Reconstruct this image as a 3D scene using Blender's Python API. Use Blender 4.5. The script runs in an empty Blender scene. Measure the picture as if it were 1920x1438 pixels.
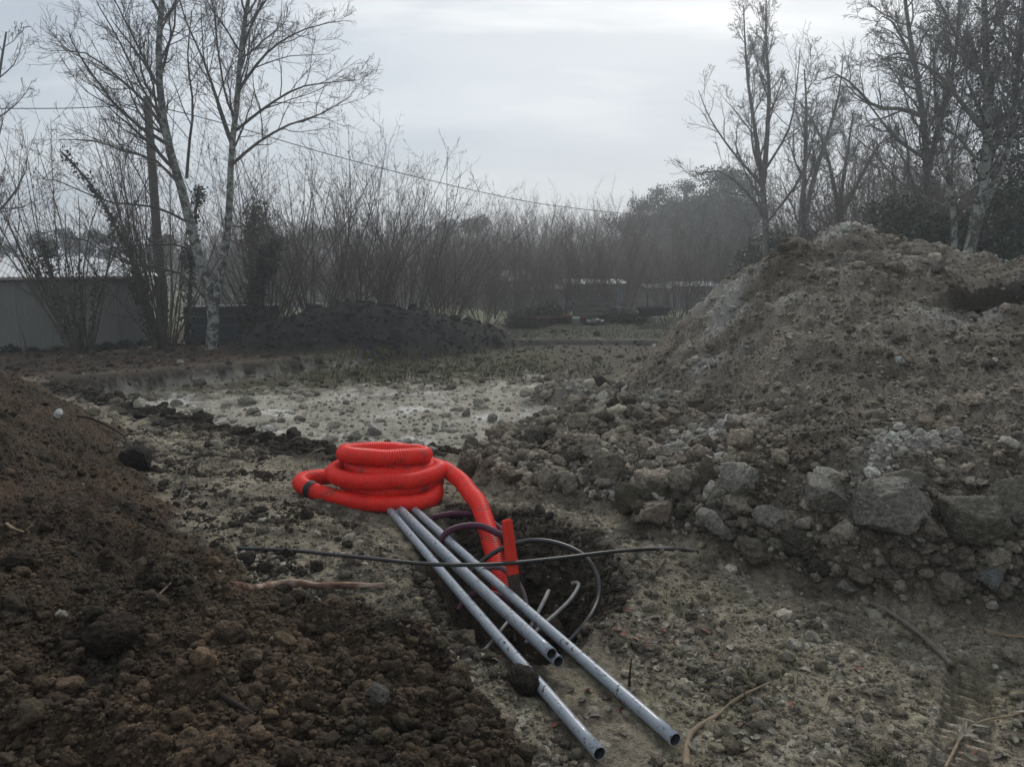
import bpy, math, random
import numpy as np
from mathutils import Vector, Matrix, Quaternion

scene = bpy.context.scene
COL = scene.collection
R = math.radians

# ------------------------------------------------------------------ camera
EYE = np.array([0.0, 0.0, 1.75])
PITCH = R(9.4)
FPX = 1444.0                                  # focal length in photograph pixels
cam_data = bpy.data.cameras.new("camera")
cam_data.sensor_width = 36.0
cam_data.lens = FPX / 1920.0 * 36.0
cam_data.clip_start = 0.05
cam_data.clip_end = 3000.0
cam = bpy.data.objects.new("camera", cam_data)
COL.objects.link(cam)
cam.location = EYE
cam.rotation_euler = (R(90) - PITCH, 0, 0)
scene.camera = cam

# ------------------------------------------------------------------ world (overcast sky over a Nishita base)
SUN_AZ, SUN_EL = R(12), R(38)                 # azimuth to the right of straight ahead
sun_dir = np.array([math.sin(SUN_AZ) * math.cos(SUN_EL), math.cos(SUN_AZ) * math.cos(SUN_EL), math.sin(SUN_EL)])
world = bpy.data.worlds.new("World")
scene.world = world
world.use_nodes = True
wn, wl = world.node_tree.nodes, world.node_tree.links
wn.clear()
w_out = wn.new("ShaderNodeOutputWorld")
w_bg = wn.new("ShaderNodeBackground"); w_bg.inputs["Strength"].default_value = 0.135
wl.new(w_bg.outputs[0], w_out.inputs[0])
w_sky = wn.new("ShaderNodeTexSky"); w_sky.sky_type = 'NISHITA'; w_sky.sun_disc = False
w_sky.sun_elevation = SUN_EL; w_sky.sun_rotation = SUN_AZ
w_sky.air_density = 1.0; w_sky.dust_density = 2.0
w_tc = wn.new("ShaderNodeTexCoord")
w_sep = wn.new("ShaderNodeSeparateXYZ"); wl.new(w_tc.outputs["Generated"], w_sep.inputs[0])
def wmath(op, a, b=None, c=None, clamp=False):
    n = wn.new("ShaderNodeMath"); n.operation = op; n.use_clamp = clamp
    for i, v in enumerate((a, b, c)):
        if v is None: continue
        if isinstance(v, (int, float)): n.inputs[i].default_value = v
        else: wl.new(v, n.inputs[i])
    return n.outputs[0]
zc = wmath('MAXIMUM', w_sep.outputs["Z"], 0.0)
den = wmath('ADD', zc, 0.16)
w_cmb = wn.new("ShaderNodeCombineXYZ")
wl.new(wmath('DIVIDE', w_sep.outputs["X"], den), w_cmb.inputs[0])
wl.new(wmath('DIVIDE', w_sep.outputs["Y"], den), w_cmb.inputs[1])
def wnoise(scale, detail, rough, off, dist=0.0, sx=1.0, sy=1.0):
    mp = wn.new("ShaderNodeMapping"); mp.inputs["Location"].default_value = off; mp.inputs["Scale"].default_value = (sx, sy, 1)
    wl.new(w_cmb.outputs[0], mp.inputs[0])
    n = wn.new("ShaderNodeTexNoise"); n.inputs["Scale"].default_value = scale
    n.inputs["Detail"].default_value = detail; n.inputs["Roughness"].default_value = rough
    n.inputs["Distortion"].default_value = dist
    wl.new(mp.outputs[0], n.inputs["Vector"])
    return n.outputs["Fac"]
def wramp(fac, stops):
    r = wn.new("ShaderNodeValToRGB"); wl.new(fac, r.inputs[0])
    e = r.color_ramp.elements
    while len(e) > len(stops): e.remove(e[-1])
    while len(e) < len(stops): e.new(0.5)
    for k, (p, c) in enumerate(stops):
        e[k].position = p; e[k].color = (*c, 1)
    return r.outputs[0]
def wmix(a, b, fac, mode='MIX'):
    m = wn.new("ShaderNodeMix"); m.data_type = 'RGBA'; m.blend_type = mode
    if isinstance(fac, (int, float)): m.inputs[0].default_value = fac
    else: wl.new(fac, m.inputs[0])
    for s, v in ((6, a), (7, b)):
        if isinstance(v, tuple): m.inputs[s].default_value = (*v, 1)
        else: wl.new(v, m.inputs[s])
    return m.outputs[2]
cl1 = wnoise(0.62, 6, 0.5, (0.3, 3.3, 0), 0.25, 0.75, 1.0)
cloud = wramp(cl1, [(0.28, (2.05, 2.38, 2.9)), (0.42, (2.7, 3.05, 3.5)), (0.54, (3.65, 3.98, 4.3)), (0.68, (4.9, 5.1, 5.25))])
brk = wnoise(1.25, 5, 0.55, (15.2, 1.1, 0), 0.3, 0.55, 1.2)
brkf = wmath('MULTIPLY', wramp(brk, [(0.52, (0, 0, 0)), (0.70, (1, 1, 1))]), wmath('MULTIPLY', zc, 3.2, clamp=True))
cloud = wmix(cloud, (6.6, 6.6, 6.45), brkf)
lowf = wmath('SUBTRACT', 1.0, wmath('MULTIPLY', zc, 2.6, clamp=True), clamp=True)
cloud = wmix(cloud, (3.35, 3.75, 4.2), wmath('MULTIPLY', lowf, 0.65))
# soft glow of the veiled sun
w_dot = wn.new("ShaderNodeVectorMath"); w_dot.operation = 'DOT_PRODUCT'
wl.new(w_tc.outputs["Generated"], w_dot.inputs[0]); w_dot.inputs[1].default_value = tuple(sun_dir)
glow = wmath('POWER', wmath('MAXIMUM', w_dot.outputs["Value"], 0.0), 12.0)
cloud = wmix(cloud, (6.6, 6.6, 6.4), wmath('MULTIPLY', glow, 0.6))
final = wmix(w_sky.outputs[0], cloud, 0.93)
wl.new(final, w_bg.inputs["Color"])

# ------------------------------------------------------------------ sun (veiled)
sl = bpy.data.lights.new("sun", 'SUN'); sl.energy = 1.4; sl.angle = R(11); sl.color = (1.0, 0.96, 0.9)
sun = bpy.data.objects.new("sun", sl); COL.objects.link(sun)
sun.rotation_euler = Vector(-sun_dir).to_track_quat('-Z', 'Y').to_euler()
sun.location = tuple(sun_dir * 50)

# ------------------------------------------------------------------ render settings
scene.view_settings.view_transform = 'Standard'
scene.view_settings.look = 'None'
scene.view_settings.exposure = 0.33
scene.view_settings.gamma = 1.0
scene.view_settings.use_curve_mapping = False
scene.render.engine = 'CYCLES'
scene.cycles.use_denoising = True
scene.cycles.max_bounces = 5
scene.cycles.diffuse_bounces = 2
scene.cycles.glossy_bounces = 2
scene.cycles.transmission_bounces = 2
scene.cycles.volume_bounces = 0
scene.cycles.transparent_max_bounces = 4
scene.cycles.use_adaptive_sampling = True
scene.cycles.adaptive_threshold = 0.015

# ------------------------------------------------------------------ projection helpers (photograph pixel -> place)
FWD = np.array([0, math.cos(PITCH), -math.sin(PITCH)])
UPV = np.array([0, math.sin(PITCH), math.cos(PITCH)])
RGT = np.array([1.0, 0, 0])
def ray(px, py):
    return FWD * FPX + RGT * (px - 960) + UPV * (719 - py)
def atz(px, py, z):
    d = ray(px, py); return EYE + d * ((z - EYE[2]) / d[2])
def aty(px, py, y):
    d = ray(px, py); return EYE + d * (y / d[1])

# ------------------------------------------------------------------ numpy noise
def _h(ix, iy, s):
    n = (ix.astype(np.int64) * 374761393 + iy.astype(np.int64) * 668265263 + s * 1442695041) & 0xFFFFFFFF
    n = ((n ^ (n >> 13)) * 1274126177) & 0xFFFFFFFF
    n = ((n ^ (n >> 16)) * 2246822519) & 0xFFFFFFFF
    return (n ^ (n >> 15)) & 0xFFFFFFFF
def _u(ix, iy, s): return _h(ix, iy, s).astype(np.float64) / 4294967295.0
def pnoise(x, y, s=0):
    ix, iy = np.floor(x), np.floor(y); fx, fy = x - ix, y - iy
    u, v = fx * fx * fx * (fx * (fx * 6 - 15) + 10), fy * fy * fy * (fy * (fy * 6 - 15) + 10)
    def g(dx, dy):
        a = _u(ix + dx, iy + dy, s) * 6.2831853
        return np.cos(a) * (fx - dx) + np.sin(a) * (fy - dy)
    a = g(0, 0) * (1 - u) + g(1, 0) * u
    b = g(0, 1) * (1 - u) + g(1, 1) * u
    return (a * (1 - v) + b * v) * 1.4
def fbm(x, y, s=0, o=4, g=0.5):
    t = 0; a = 1.0; f = 1.0
    for k in range(o):
        t = t + a * pnoise(x * f, y * f, s + k * 17); a *= g; f *= 2.03
    return t
def lumps(x, y, cell, s=0, rmin=0.35, rmax=0.75, p=1.0):
    """height field of overlapping rounded clods, in units of the cell"""
    X, Y = x / cell, y / cell
    ix, iy = np.floor(X), np.floor(Y)
    best = np.zeros_like(X)
    for dx in (-1, 0, 1):
        for dy in (-1, 0, 1):
            cx, cy = ix + dx, iy + dy
            ox, oy = cx + 0.1 + 0.8 * _u(cx, cy, s), cy + 0.1 + 0.8 * _u(cx, cy, s + 5)
            rr = rmin + (rmax - rmin) * _u(cx, cy, s + 9) ** 1.5
            d2 = ((X - ox) ** 2 + (Y - oy) ** 2) / (rr * rr)
            best = np.maximum(best, np.sqrt(np.maximum(0, 1 - d2)) * rr * p)
    return best
def sstep(a, b, x):
    t = np.clip((x - a) / (b - a), 0, 1); return t * t * (3 - 2 * t)
def smax(a, b, k):
    h = np.clip(0.5 + 0.5 * (a - b) / k, 0, 1)
    return b * (1 - h) + a * h + k * h * (1 - h)
def sdf_poly(x, y, poly):
    """signed distance, negative inside"""
    d = np.full(x.shape, 1e9); inside = np.zeros(x.shape, bool)
    n = len(poly)
    for i in range(n):
        ax, ay = poly[i]; bx, by = poly[(i + 1) % n]
        ex, ey = bx - ax, by - ay
        t = np.clip(((x - ax) * ex + (y - ay) * ey) / (ex * ex + ey * ey), 0, 1)
        d = np.minimum(d, (x - ax - t * ex) ** 2 + (y - ay - t * ey) ** 2)
        c = ((ay > y) != (by > y)) & (x < (bx - ax) * (y - ay) / ((by - ay) + 1e-12) + ax)
        inside ^= c
    d = np.sqrt(d)
    return np.where(inside, -d, d)
class RBF:
    def __init__(self, pts, c=0.4):
        P = np.array(pts, float); self.p = P[:, :2]; self.c = c
        n = len(P)
        A = np.zeros((n + 3, n + 3))
        A[:n, :n] = self.k(np.hypot(*(self.p[:, None] - self.p[None]).transpose(2, 0, 1)))
        A[:n, n] = 1; A[:n, n + 1:] = self.p; A[n, :n] = 1; A[n + 1:, :n] = self.p.T
        self.w = np.linalg.solve(A + 1e-9 * np.eye(n + 3), np.r_[P[:, 2], 0, 0, 0])
    def k(self, r): return -np.sqrt(r * r + self.c * self.c)
    def __call__(self, x, y):
        s = np.full(x.shape, self.w[-3]) + self.w[-2] * x + self.w[-1] * y
        for (px, py), w in zip(self.p, self.w):
            s = s + w * self.k(np.sqrt((x - px) ** 2 + (y - py) ** 2))
        return s

# ------------------------------------------------------------------ the lie of the land
def Z(px, py, z): return tuple(atz(px, py, z))
def Y(px, py, y): return tuple(aty(px, py, y))
ground_rbf = RBF([
    Z(1920, 1438, 0.0), Z(1600, 1438, 0.0), Z(1300, 1438, 0.0), Z(1050, 1438, -0.01), Z(1750, 1250, 0.0), Z(1450, 1250, 0.01),
    Z(1230, 1200, 0.0), Z(1200, 1080, 0.03), Z(1330, 1050, 0.04), Z(1050, 950, 0.0), Z(560, 945, 0.09), Z(700, 950, -0.02), Z(850, 930, -0.02),
    Z(450, 1000, 0.14), Z(640, 1050, 0.13), Z(770, 1120, 0.10), Z(920, 1260, 0.0), Z(610, 862, -0.10), Z(400, 800, -0.12),
    Z(900, 850, -0.10), Z(180, 742, -0.18), Z(330, 850, -0.02), Z(480, 900, 0.0),
    (3.0, 1.0, 0.0), (0, 0, 0.05), (-3, -3, 0.2), (4, -6, 0), (8, 3, 0), (-6, 4, 0.1), (0, -30, 0), (30, -20, 0), (-30, -20, 0),
    Z(0, 700, -0.35), Z(100, 700, -0.40), Z(400, 690, -0.42), Y(395, 656, 19), Y(0, 662, 20.2), Y(300, 648, 20.8), (-20, 18, -0.7), (-20, 10, -0.3),
    (-3, 22, -0.62), Y(1000, 632, 22.5), Y(1230, 632, 22.5), Y(1050, 606, 26), Y(1250, 600, 27), (8, 20, -0.4), (9, 10, -0.1), (16, 12, 0.0), (16, 24, -0.3),
    (0, 34, -0.9), (12, 36, -0.9), (-14, 34, -1.1), (0, 60, -2.2), (25, 60, -2.2), (-30, 60, -2.4), (60, 30, -0.8), (-60, 20, -1.0),
    (0, 120, -3), (90, 120, -3), (-90, 120, -3), (-90, 0, 0), (90, 0, 0)], 0.5)
PIT = [(-6.3, 11.0), (-4.2, 9.2), (-1.9, 7.15), (-0.4, 7.25), (0.5, 7.7), (1.6, 8.6), (3.6, 12), (4.8, 21.4), (1.5, 21.7), (0, 21.6), (-3.3, 18.0), (-5.2, 16.3), (-7.0, 14.6), (-8.1, 13.4)]
HOLE = [Z(765, 985, 0)[:2], Z(785, 1060, 0)[:2], Z(825, 1150, 0)[:2], Z(868, 1222, 0)[:2], Z(1010, 1235, 0)[:2], Z(1095, 1200, 0)[:2], Z(1165, 1130, 0)[:2], Z(1145, 1060, 0)[:2], Z(1070, 1015, 0)[:2], Z(990, 975, 0)[:2], Z(860, 965, 0)[:2]]
grey_rbf = RBF([
    # ridge, left to right
    Y(1175, 722, 10.2), Y(1240, 660, 9.8), Y(1300, 588, 9.4), Y(1400, 515, 9.0), Y(1480, 482, 8.7), Y(1560, 488, 8.5), Y(1650, 498, 8.3), Y(1740, 548, 8.1), Y(1830, 562, 7.8), Y(1900, 552, 7.6), (5.6, 7.4, 1.55), (7.5, 7.0, 1.5),
    Y(1550, 440, 10.4), Y(1600, 428, 10.6), Y(1645, 445, 10.6), Y(1600, 500, 9.6),
    # front slope and toe
    Z(1250, 960, 0.16), Z(1400, 1000, 0.19), Z(1600, 1040, 0.22), Z(1800, 1050, 0.26), Z(1920, 1060, 0.28),
    Z(1200, 1020, -0.02), Z(1340, 1062, -0.02), Z(1540, 1125, -0.02), Z(1720, 1165, -0.02), Z(1920, 1190, 0.0), (4.5, 3.2, 0.0), (7, 3, 0.0),
    Z(1060, 940, 0.02), Z(985, 930, 0.02), Z(920, 885, 0.03), Z(890, 860, -0.06), Z(1000, 800, -0.55), Z(1090, 745, -0.62), Z(1150, 715, -0.6),
    Y(1500, 650, 6.7), Y(1500, 800, 5.45), Y(1700, 650, 6.4), Y(1700, 800, 5.2), Y(1880, 760, 5.2), Y(1300, 760, 7.1), Y(1300, 860, 5.9),
    # outside: below ground
    (1.5, 12.5, -1.2), (2.5, 14, -1.2), (5, 15, -0.9), (8, 14, -0.8), (10, 11, -0.6), (11, 6, -0.3), (0.0, 9, -1.0), (-0.9, 7.4, -0.6), (-0.45, 5.9, -0.25), (1.5, 2.9, -0.7), (3.5, 2.2, -0.8), (6, 1.5, -0.8), (0.9, 4.0, -0.5), (2.2, 2.85, -0.5), (2.9, 2.7, -0.5), (-3, 9, -2.5), (-3, 4, -2.0), (0, 20, -3), (15, 20, -3), (15, 0, -2), (60, 60, -20), (0, 60, -20), (-60, 60, -20), (60, 0, -12), (-30, 0, -12)], 0.25)
brown_rbf = RBF([
    Y(0, 712, 7.2), Y(0, 850, 4.3), Y(0, 1000, 3.1), Y(0, 1200, 2.35), Y(0, 1438, 1.9), Y(150, 860, 5.35), Y(200, 1000, 3.5), Y(300, 1200, 2.6), Y(400, 1438, 2.02),
    Z(90, 742, 0.16), Z(200, 830, 0.05), Z(300, 930, 0.06), Z(420, 1050, 0.08), Z(560, 1130, 0.08), Z(720, 1165, 0.09), Z(850, 1225, 0.05), Z(945, 1320, 0.02), Z(1000, 1420, 0.02), Z(700, 1400, 0.13), Z(600, 1260, 0.16),
    (-4.5, 6.0, 0.85), (-4.5, 3.0, 1.0), (-2.0, 1.0, 0.6), (-0.6, 1.0, 0.2), (0.3, 1.3, -0.2),
    (-5, 9, -0.4), (-2.7, 6.5, -0.4), (-1.5, 5.0, -0.35), (-0.62, 4.0, -0.3), (0.6, 2.6, -0.5), (1.2, 1.6, -0.6), (-8, 8, 0.0), (-8, 3, 0.8), (-4, 0, 0.6), (-5, -3, -0.6), (0, -2, -0.8), (0, 6, -1.2), (4, 5, -2.5), (3, -1, -2), (-12, 4, -0.5), (-6, 12, -1.2), (-12, 14, -1.5), (-20, 20, -4), (-8, 20, -4), (-25, 8, -3), (-60, 60, -20), (0, 60, -20), (60, 60, -20), (-60, 0, -8), (60, 0, -12)], 0.2)
black_rbf = RBF([
    Y(455, 632, 18.6), Y(500, 606, 18.9), Y(560, 582, 19.2), Y(650, 568, 19.5), Y(740, 574, 19.7), Y(830, 588, 20.0), Y(890, 604, 20.6), Y(940, 622, 21.2), Y(985, 642, 21.8),
    (-6.4, 17.3, -0.6), (-5.0, 17.0, -0.75), (-3.5, 17.4, -0.75), (-1.8, 18.2, -0.75), (-0.5, 19.6, -0.75), (0.5, 21, -0.8),
    (-7.4, 18.6, -0.9), (-6.5, 21.5, -1.0), (-3.5, 22.2, -1.0), (-0.5, 23.2, -1.0), (1.4, 22.3, -1.2), (-4, 15, -1.8), (2, 18, -2), (-10, 20, -2.5), (0, 26, -2.5), (-7, 25, -2.5), (-60, 60, -20), (0, 60, -20), (60, 60, -20), (60, 0, -20), (-60, 0, -20)], 0.3)

def terrain(x, y, full=True):
    """ground height, soil colour and which heap each place belongs to"""
    w1, w2 = fbm(x * 0.9, y * 0.9, 11, 3), fbm(x * 3.1, y * 3.1, 12, 3)
    g = ground_rbf(x, y)
    g = g + 0.03 * w1 * sstep(30, 5, y) + 0.012 * w2
    # dug pit
    sp = sdf_poly(x, y, PIT) + 0.16 * w1 + 0.07 * w2
    inpit = sstep(0.22, -0.22, sp)
    floor = -0.78 + 0.035 * w1 + 0.02 * w2 + 0.05 * sstep(13, 20, y)
    near_edge = np.exp(-(sp / np.where(sp > 0, 0.55, 0.28)) ** 2) * sstep(0.5, -0.5, x + 0.6) * sstep(12.5, 10.5, y)
    g = g + 0.13 * near_edge * (0.6 + w2 * 0.6)
    g = g * (1 - inpit) + np.minimum(g, floor) * inpit
    # cable hole
    sh = sdf_poly(x, y, HOLE) + 0.05 * fbm(x * 4, y * 4, 31, 3)
    sh = sh + 0.06 * lumps(x, y, 0.13, 33)
    inhole = sstep(0.09, -0.26, sh)
    g = g + 0.05 * np.exp(-((sh - 0.1) / 0.12) ** 2) - inhole * (0.62 + 0.08 * w2) * (0.45 + 0.55 * sstep(4.9, 4.2, y))
    # tyre cleat track on the right
    tx, ty = atz(1825, 1240, 0)[:2]; bx, by = atz(1800, 1438, 0)[:2]
    L = math.hypot(bx - tx, by - ty); ux, uy = (bx - tx) / L, (by - ty) / L
    ta = (x - tx) * ux + (y - ty) * uy; tb = (x - tx) * uy - (y - ty) * ux
    tb = tb + 0.010 * fbm(x * 9, y * 9, 77, 2)
    track = sstep(-0.02, 0.03, ta) * sstep(L + 0.3, L, ta) * sstep(0.10, 0.075, np.abs(tb + 0.0))
    saw = (ta / 0.062 + 0.25 * tb / 0.08 + 0.1 * w2) % 1.0
    g = g - track * (0.012 + 0.055 * sstep(0.0, 0.15, saw) * sstep(0.60, 0.48, saw))
    hg = grey_rbf(x, y)
    hb = brown_rbf(x, y)
    # bed trodden flat under the pipes
    ca, cb = atz(1290, 1425, 0)[:2], atz(765, 960, 0)[:2]; cl_ = np.hypot(*(cb - ca)); cd = (cb - ca) / cl_
    ct = (x - ca[0]) * cd[0] + (y - ca[1]) * cd[1]; cq = (x - ca[0]) * cd[1] - (y - ca[1]) * cd[0]
    bed = sstep(-0.25, 0.0, ct) * sstep(cl_ + 0.25, cl_, ct) * sstep(0.10, 0.0, cq - 0.05) * sstep(-0.56, -0.44, cq)
    g = g + bed * (np.minimum(g, -0.012) - g)
    hb = hb - 0.35 * bed
    hk = black_rbf(x, y)
    # scarp cut in the grey heap at the right
    q = atz(1840, 655, 0.9)
    d1 = (x - q[0]) + 0.06 * w2; d2 = (y - q[1]) + 0.1 * w1
    hump = sstep(-0.75, -0.1, d1 - 0.35 * d2) * sstep(1.7, 0.6, d2)
    hg = hg + hump * (0.20 * sstep(-0.03, 0.07, d2 + 0.12 * d1))
    far = sstep(60, 14, y)
    hgn = hg + 0.10 * fbm(x * 1.3, y * 1.3, 41, 4) + 0.03 * w2
    hbn = hb + 0.06 * w1 + 0.06 * w2 + 0.045 * fbm(x * 5.5, y * 5.5, 43, 4)
    hkn = hk - 0.08 + 0.08 * w1 + 0.05 * w2
    z = smax(hgn, smax(hbn, g, 0.05), 0.05)
    z = smax(hkn, z, 0.06)
    mg = sstep(-0.04, 0.06, hgn - np.maximum(g, hbn))
    mb = sstep(-0.05, 0.05, hbn - g) * (1 - mg)
    mk = sstep(-0.02, 0.10, hkn - g) * sstep(14, 15.5, y) * (1 - mg)
    kind = np.where(mk > 0.5, 3, np.where(mg > 0.5, 1, np.where(mb > 0.5, 2, 0)))
    # clods as relief
    hgt = np.maximum(0, hgn - g)
    lowg = sstep(0.95, 0.15, hgt)
    midf = 0.45 + 0.55 * sstep(-0.1, 0.3, fbm(x * 0.8, y * 0.8, 51, 2))
    def ml(mask, c, sd, xx=x, yy=y, a=0.35, b=0.75):
        o = np.zeros_like(x); s_ = mask > 0.01
        if s_.any(): o[s_] = lumps(xx[s_], yy[s_], c, sd, a, b)
        return o
    mlow = mg * lowg; mtop = mg * sstep(1.2, 1.7, hgt)
    det = mlow * (0.085 * ml(mlow, 0.30, 1) / 0.75 + 0.05 * ml(mlow, 0.15, 2)) + mg * (0.035 * ml(mg, 0.11, 3, x + w2 * .04) * (0.25 + lowg) + 0.040 * (.5 + .5 * midf) * ml(mg, 0.06, 4, x, y + w2 * .03) + 0.02 * ml(mg, 0.03, 9)) + 0.10 * mtop * ml(mtop, 0.24, 8)
    det = det + mb * (0.040 * ml(mb, 0.15, 5) * midf + 0.024 * ml(mb, 0.065, 6) + 0.018 * ml(mb, 0.032, 7))
    det = det + mk * (0.07 * ml(mk, 0.40, 13) + 0.06 * ml(mk, 0.16, 14))
    mgr = (1 - mg) * (1 - mb) * (1 - mk)
    mnear = mgr * sstep(9, 6, y) * (1 - inpit); mpit = mgr * inpit; medge = mgr * near_edge; mback = mgr * sstep(12, 14, y) * (1 - inpit) * sstep(30, 24, y)
    det = det + mnear * (0.010 * ml(mnear, 0.05, 15) + 0.008 * ml(mnear, 0.026, 16) + 0.012 * midf * (1 - bed) * fbm(x * 8, y * 8, 18, 3))
    det = det + mpit * (0.035 * ml(mpit, 0.16, 20, x, y, 0.3, 0.6) * sstep(-0.1, 0.4, fbm(x * 0.5, y * 0.8, 21, 3)) + 0.02 * fbm(x * 5, y * 5, 22, 3))
    det = det + medge * 0.10 * ml(medge, 0.22, 24) + mback * 0.03 * ml(mback, 0.14, 25)
    z = z + det * far * (1 - 0.8 * track)
    if not full: return z, kind
    # ---- soil colours (albedo)
    n1 = fbm(x * 1.7, y * 1.7, 61, 4) ; n2 = fbm(x * 7, y * 7, 62, 3); n3 = fbm(x * 23, y * 23, 63, 2)
    def C(r, gg, b): return np.stack([np.full(x.shape, r), np.full(x.shape, gg), np.full(x.shape, b)], -1)
    def mix(a, b, t): return a + (b - a) * np.clip(t, 0, 1)[..., None]
    tan = mix(C(.285, .246, .182), C(.178, .155, .116), 0.5 + 0.7 * n1 + 0.35 * n2)
    tan = mix(tan, C(.38, .345, .275), sstep(0.25, 0.8, n2 + 0.4 * n3))
    tan = mix(tan, C(.11, .105, .060), 0.35 * sstep(0.25, 0.6, fbm(x * 2.3, y * 2.3, 64, 3)))
    pale = mix(C(.42, .392, .325), C(.26, .238, .19), 0.5 + 0.8 * n1 + 0.3 * n2)
    pale = mix(pale, C(.60, .58, .54), sstep(0.25, 0.7, fbm(x * 0.9 + 4, y * 1.6, 65, 4)) * sstep(16.5, 13, y))
    moss = mix(C(.080, .078, .032), C(.050, .042, .030), 0.5 + 0.7 * n2)
    pale = mix(pale, moss, 0.95 * sstep(14.2, 16.4, y - 0.25 * x + 1.2 * n1 + 0.6 * n2))
    pale = mix(pale, C(.10, .085, .06), 0.8 * sstep(0.2, 2.2, x + 1.2 * n1) )
    grd = mix(tan, pale, sstep(-0.1, -0.5, sp))
    dark = mix(C(.050, .040, .030), C(.028, .022, .017), 0.5 + n2)
    grd = mix(grd, dark, 0.9 * sstep(0.25, 0.6, near_edge + 0.25 * n2))
    # cut bank at the back: dark topsoil over pale marl, wet streaks
    bank = np.exp(-((sp + 0.05) / 0.30) ** 2) * sstep(12, 13.5, y)
    streak = sstep(-0.1, 0.35, pnoise(x * 5.0, y * 0.7, 66) + 0.6 * n2)
    bankc = mix(C(.25, .235, .20), dark, np.clip(sstep(-0.66, -0.50, g) + 0.25 + 0.75 * streak, 0, 1))
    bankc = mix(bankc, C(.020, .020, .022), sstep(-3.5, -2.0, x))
    grd = mix(grd, bankc, bank)
    # ground beyond: leaf litter under the trees, rough grass to the right, field behind
    back = (1 - inpit) * sstep(12.5, 13.5, y)
    litter = mix(C(.085, .055, .034), C(.045, .036, .026), 0.5 + n1 + 0.4 * n2)
    rough = mix(C(.12, .125, .085), C(.07, .065, .045), 0.5 + n1 + 0.5 * n2)
    field = mix(C(.15, .165, .085), C(.105, .12, .06), 0.5 + n1)
    backc = mix(litter, rough, sstep(-3.0, 1.0, x)); backc = mix(backc, field, sstep(28, 31, y))
    grd = mix(grd, backc, back * (1 - np.clip(bank * 1.2, 0, 1)))
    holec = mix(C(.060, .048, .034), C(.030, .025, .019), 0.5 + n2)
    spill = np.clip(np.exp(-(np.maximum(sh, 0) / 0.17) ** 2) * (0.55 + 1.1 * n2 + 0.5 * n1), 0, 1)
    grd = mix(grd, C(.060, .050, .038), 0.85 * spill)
    patch = sstep(0.12, 0.5, fbm(x * 2.8 + 5, y * 2.8, 72, 4)) * sstep(6.5, 5.0, y)
    grd = mix(grd, C(.075, .064, .048), 0.75 * patch)
    midz = sstep(-0.1, 0.5, n1 + 0.7 * n2) * sstep(-0.2, -0.9, x) * sstep(3.0, 3.6, y) * sstep(7.2, 6.0, y)
    grd = mix(grd, C(.070, .060, .044), 0.85 * midz)
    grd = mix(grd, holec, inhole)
    # soil spilled on the rim left of the pipes
    grey = mix(C(.205, .179, .142), C(.105, .089, .068), 0.5 + 0.6 * n1 + 0.5 * n2)
    grey = mix(grey, C(.26, .248, .22), sstep(0.2, 0.7, fbm(x * 1.1, y * 1.1, 67, 3)))
    grey = mix(grey, C(.085, .070, .050), 0.8 * sstep(0.1, 0.6, fbm(x * .8 + 9, y * .8, 68, 3)) )
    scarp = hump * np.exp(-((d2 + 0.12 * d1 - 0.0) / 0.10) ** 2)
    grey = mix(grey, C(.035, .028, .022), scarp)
    brown = mix(C(.082, .057, .036), C(.034, .025, .017), 0.5 + 0.6 * n1 + 0.4 * n2)
    brown = mix(brown, C(.098, .066, .042), 0.75 * sstep(0.0, 0.6, fbm(x * 1.4 + 3, y * 1.4, 69, 3)) * sstep(-0.3, -1.2, x))
    brown = mix(brown, C(.060, .052, .036), 0.5 * sstep(0.15, 0.7, n2))
    black = mix(C(.032, .028, .025), C(.014, .012, .011), 0.5 + n2)
    col = mix(grd, brown, mb); col = mix(col, grey, mg); col = mix(col, black, mk)
    toe = mg * sstep(0.30, 0.05, hgt) * sstep(5.0, 4.4, y) * sstep(0.8, 1.2, x) * sstep(2.95, 3.3, y)
    col = mix(col, C(.085, .075, .060), 0.8 * np.clip(toe, 0, 1))
    return z, kind, np.clip(col * (1 + 0.22 * n3[..., None]), 0.004, 0.8)

# ------------------------------------------------------------------ terrain grid (denser near the viewpoint)
TH0, TH1, NT = R(-44), R(44), 740
def _rows():
    r = [1.2]
    while r[-1] < 26: r.append(r[-1] * 1.0062)
    while r[-1] < 160: r.append(r[-1] * 1.045)
    return np.array(r)
ROWS = _rows(); NR = len(ROWS)
TH = np.linspace(TH0, TH1, NT)
GX = ROWS[:, None] * np.sin(TH)[None]; GY = ROWS[:, None] * np.cos(TH)[None]
GZ, GK, GC = terrain(GX, GY)
LR = np.log(ROWS)
def sample(x, y):
    """height, colour, kind and slope normal of the built terrain at points"""
    x = np.asarray(x, float); y = np.asarray(y, float)
    r = np.hypot(x, y); th = np.arctan2(x, y)
    fi = np.clip(np.interp(np.log(np.maximum(r, 1.21)), LR, np.arange(NR)), 0, NR - 1.001)
    fj = np.clip((th - TH0) / (TH1 - TH0) * (NT - 1), 0, NT - 1.001)
    i, j = fi.astype(int), fj.astype(int); a, b = fi - i, fj - j
    z = (GZ[i, j] * (1 - a) + GZ[i + 1, j] * a) * (1 - b) + (GZ[i, j + 1] * (1 - a) + GZ[i + 1, j + 1] * a) * b
    return z, GC[i, j], GK[i, j]
def hz(x, y): return float(sample([x], [y])[0][0])

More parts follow.
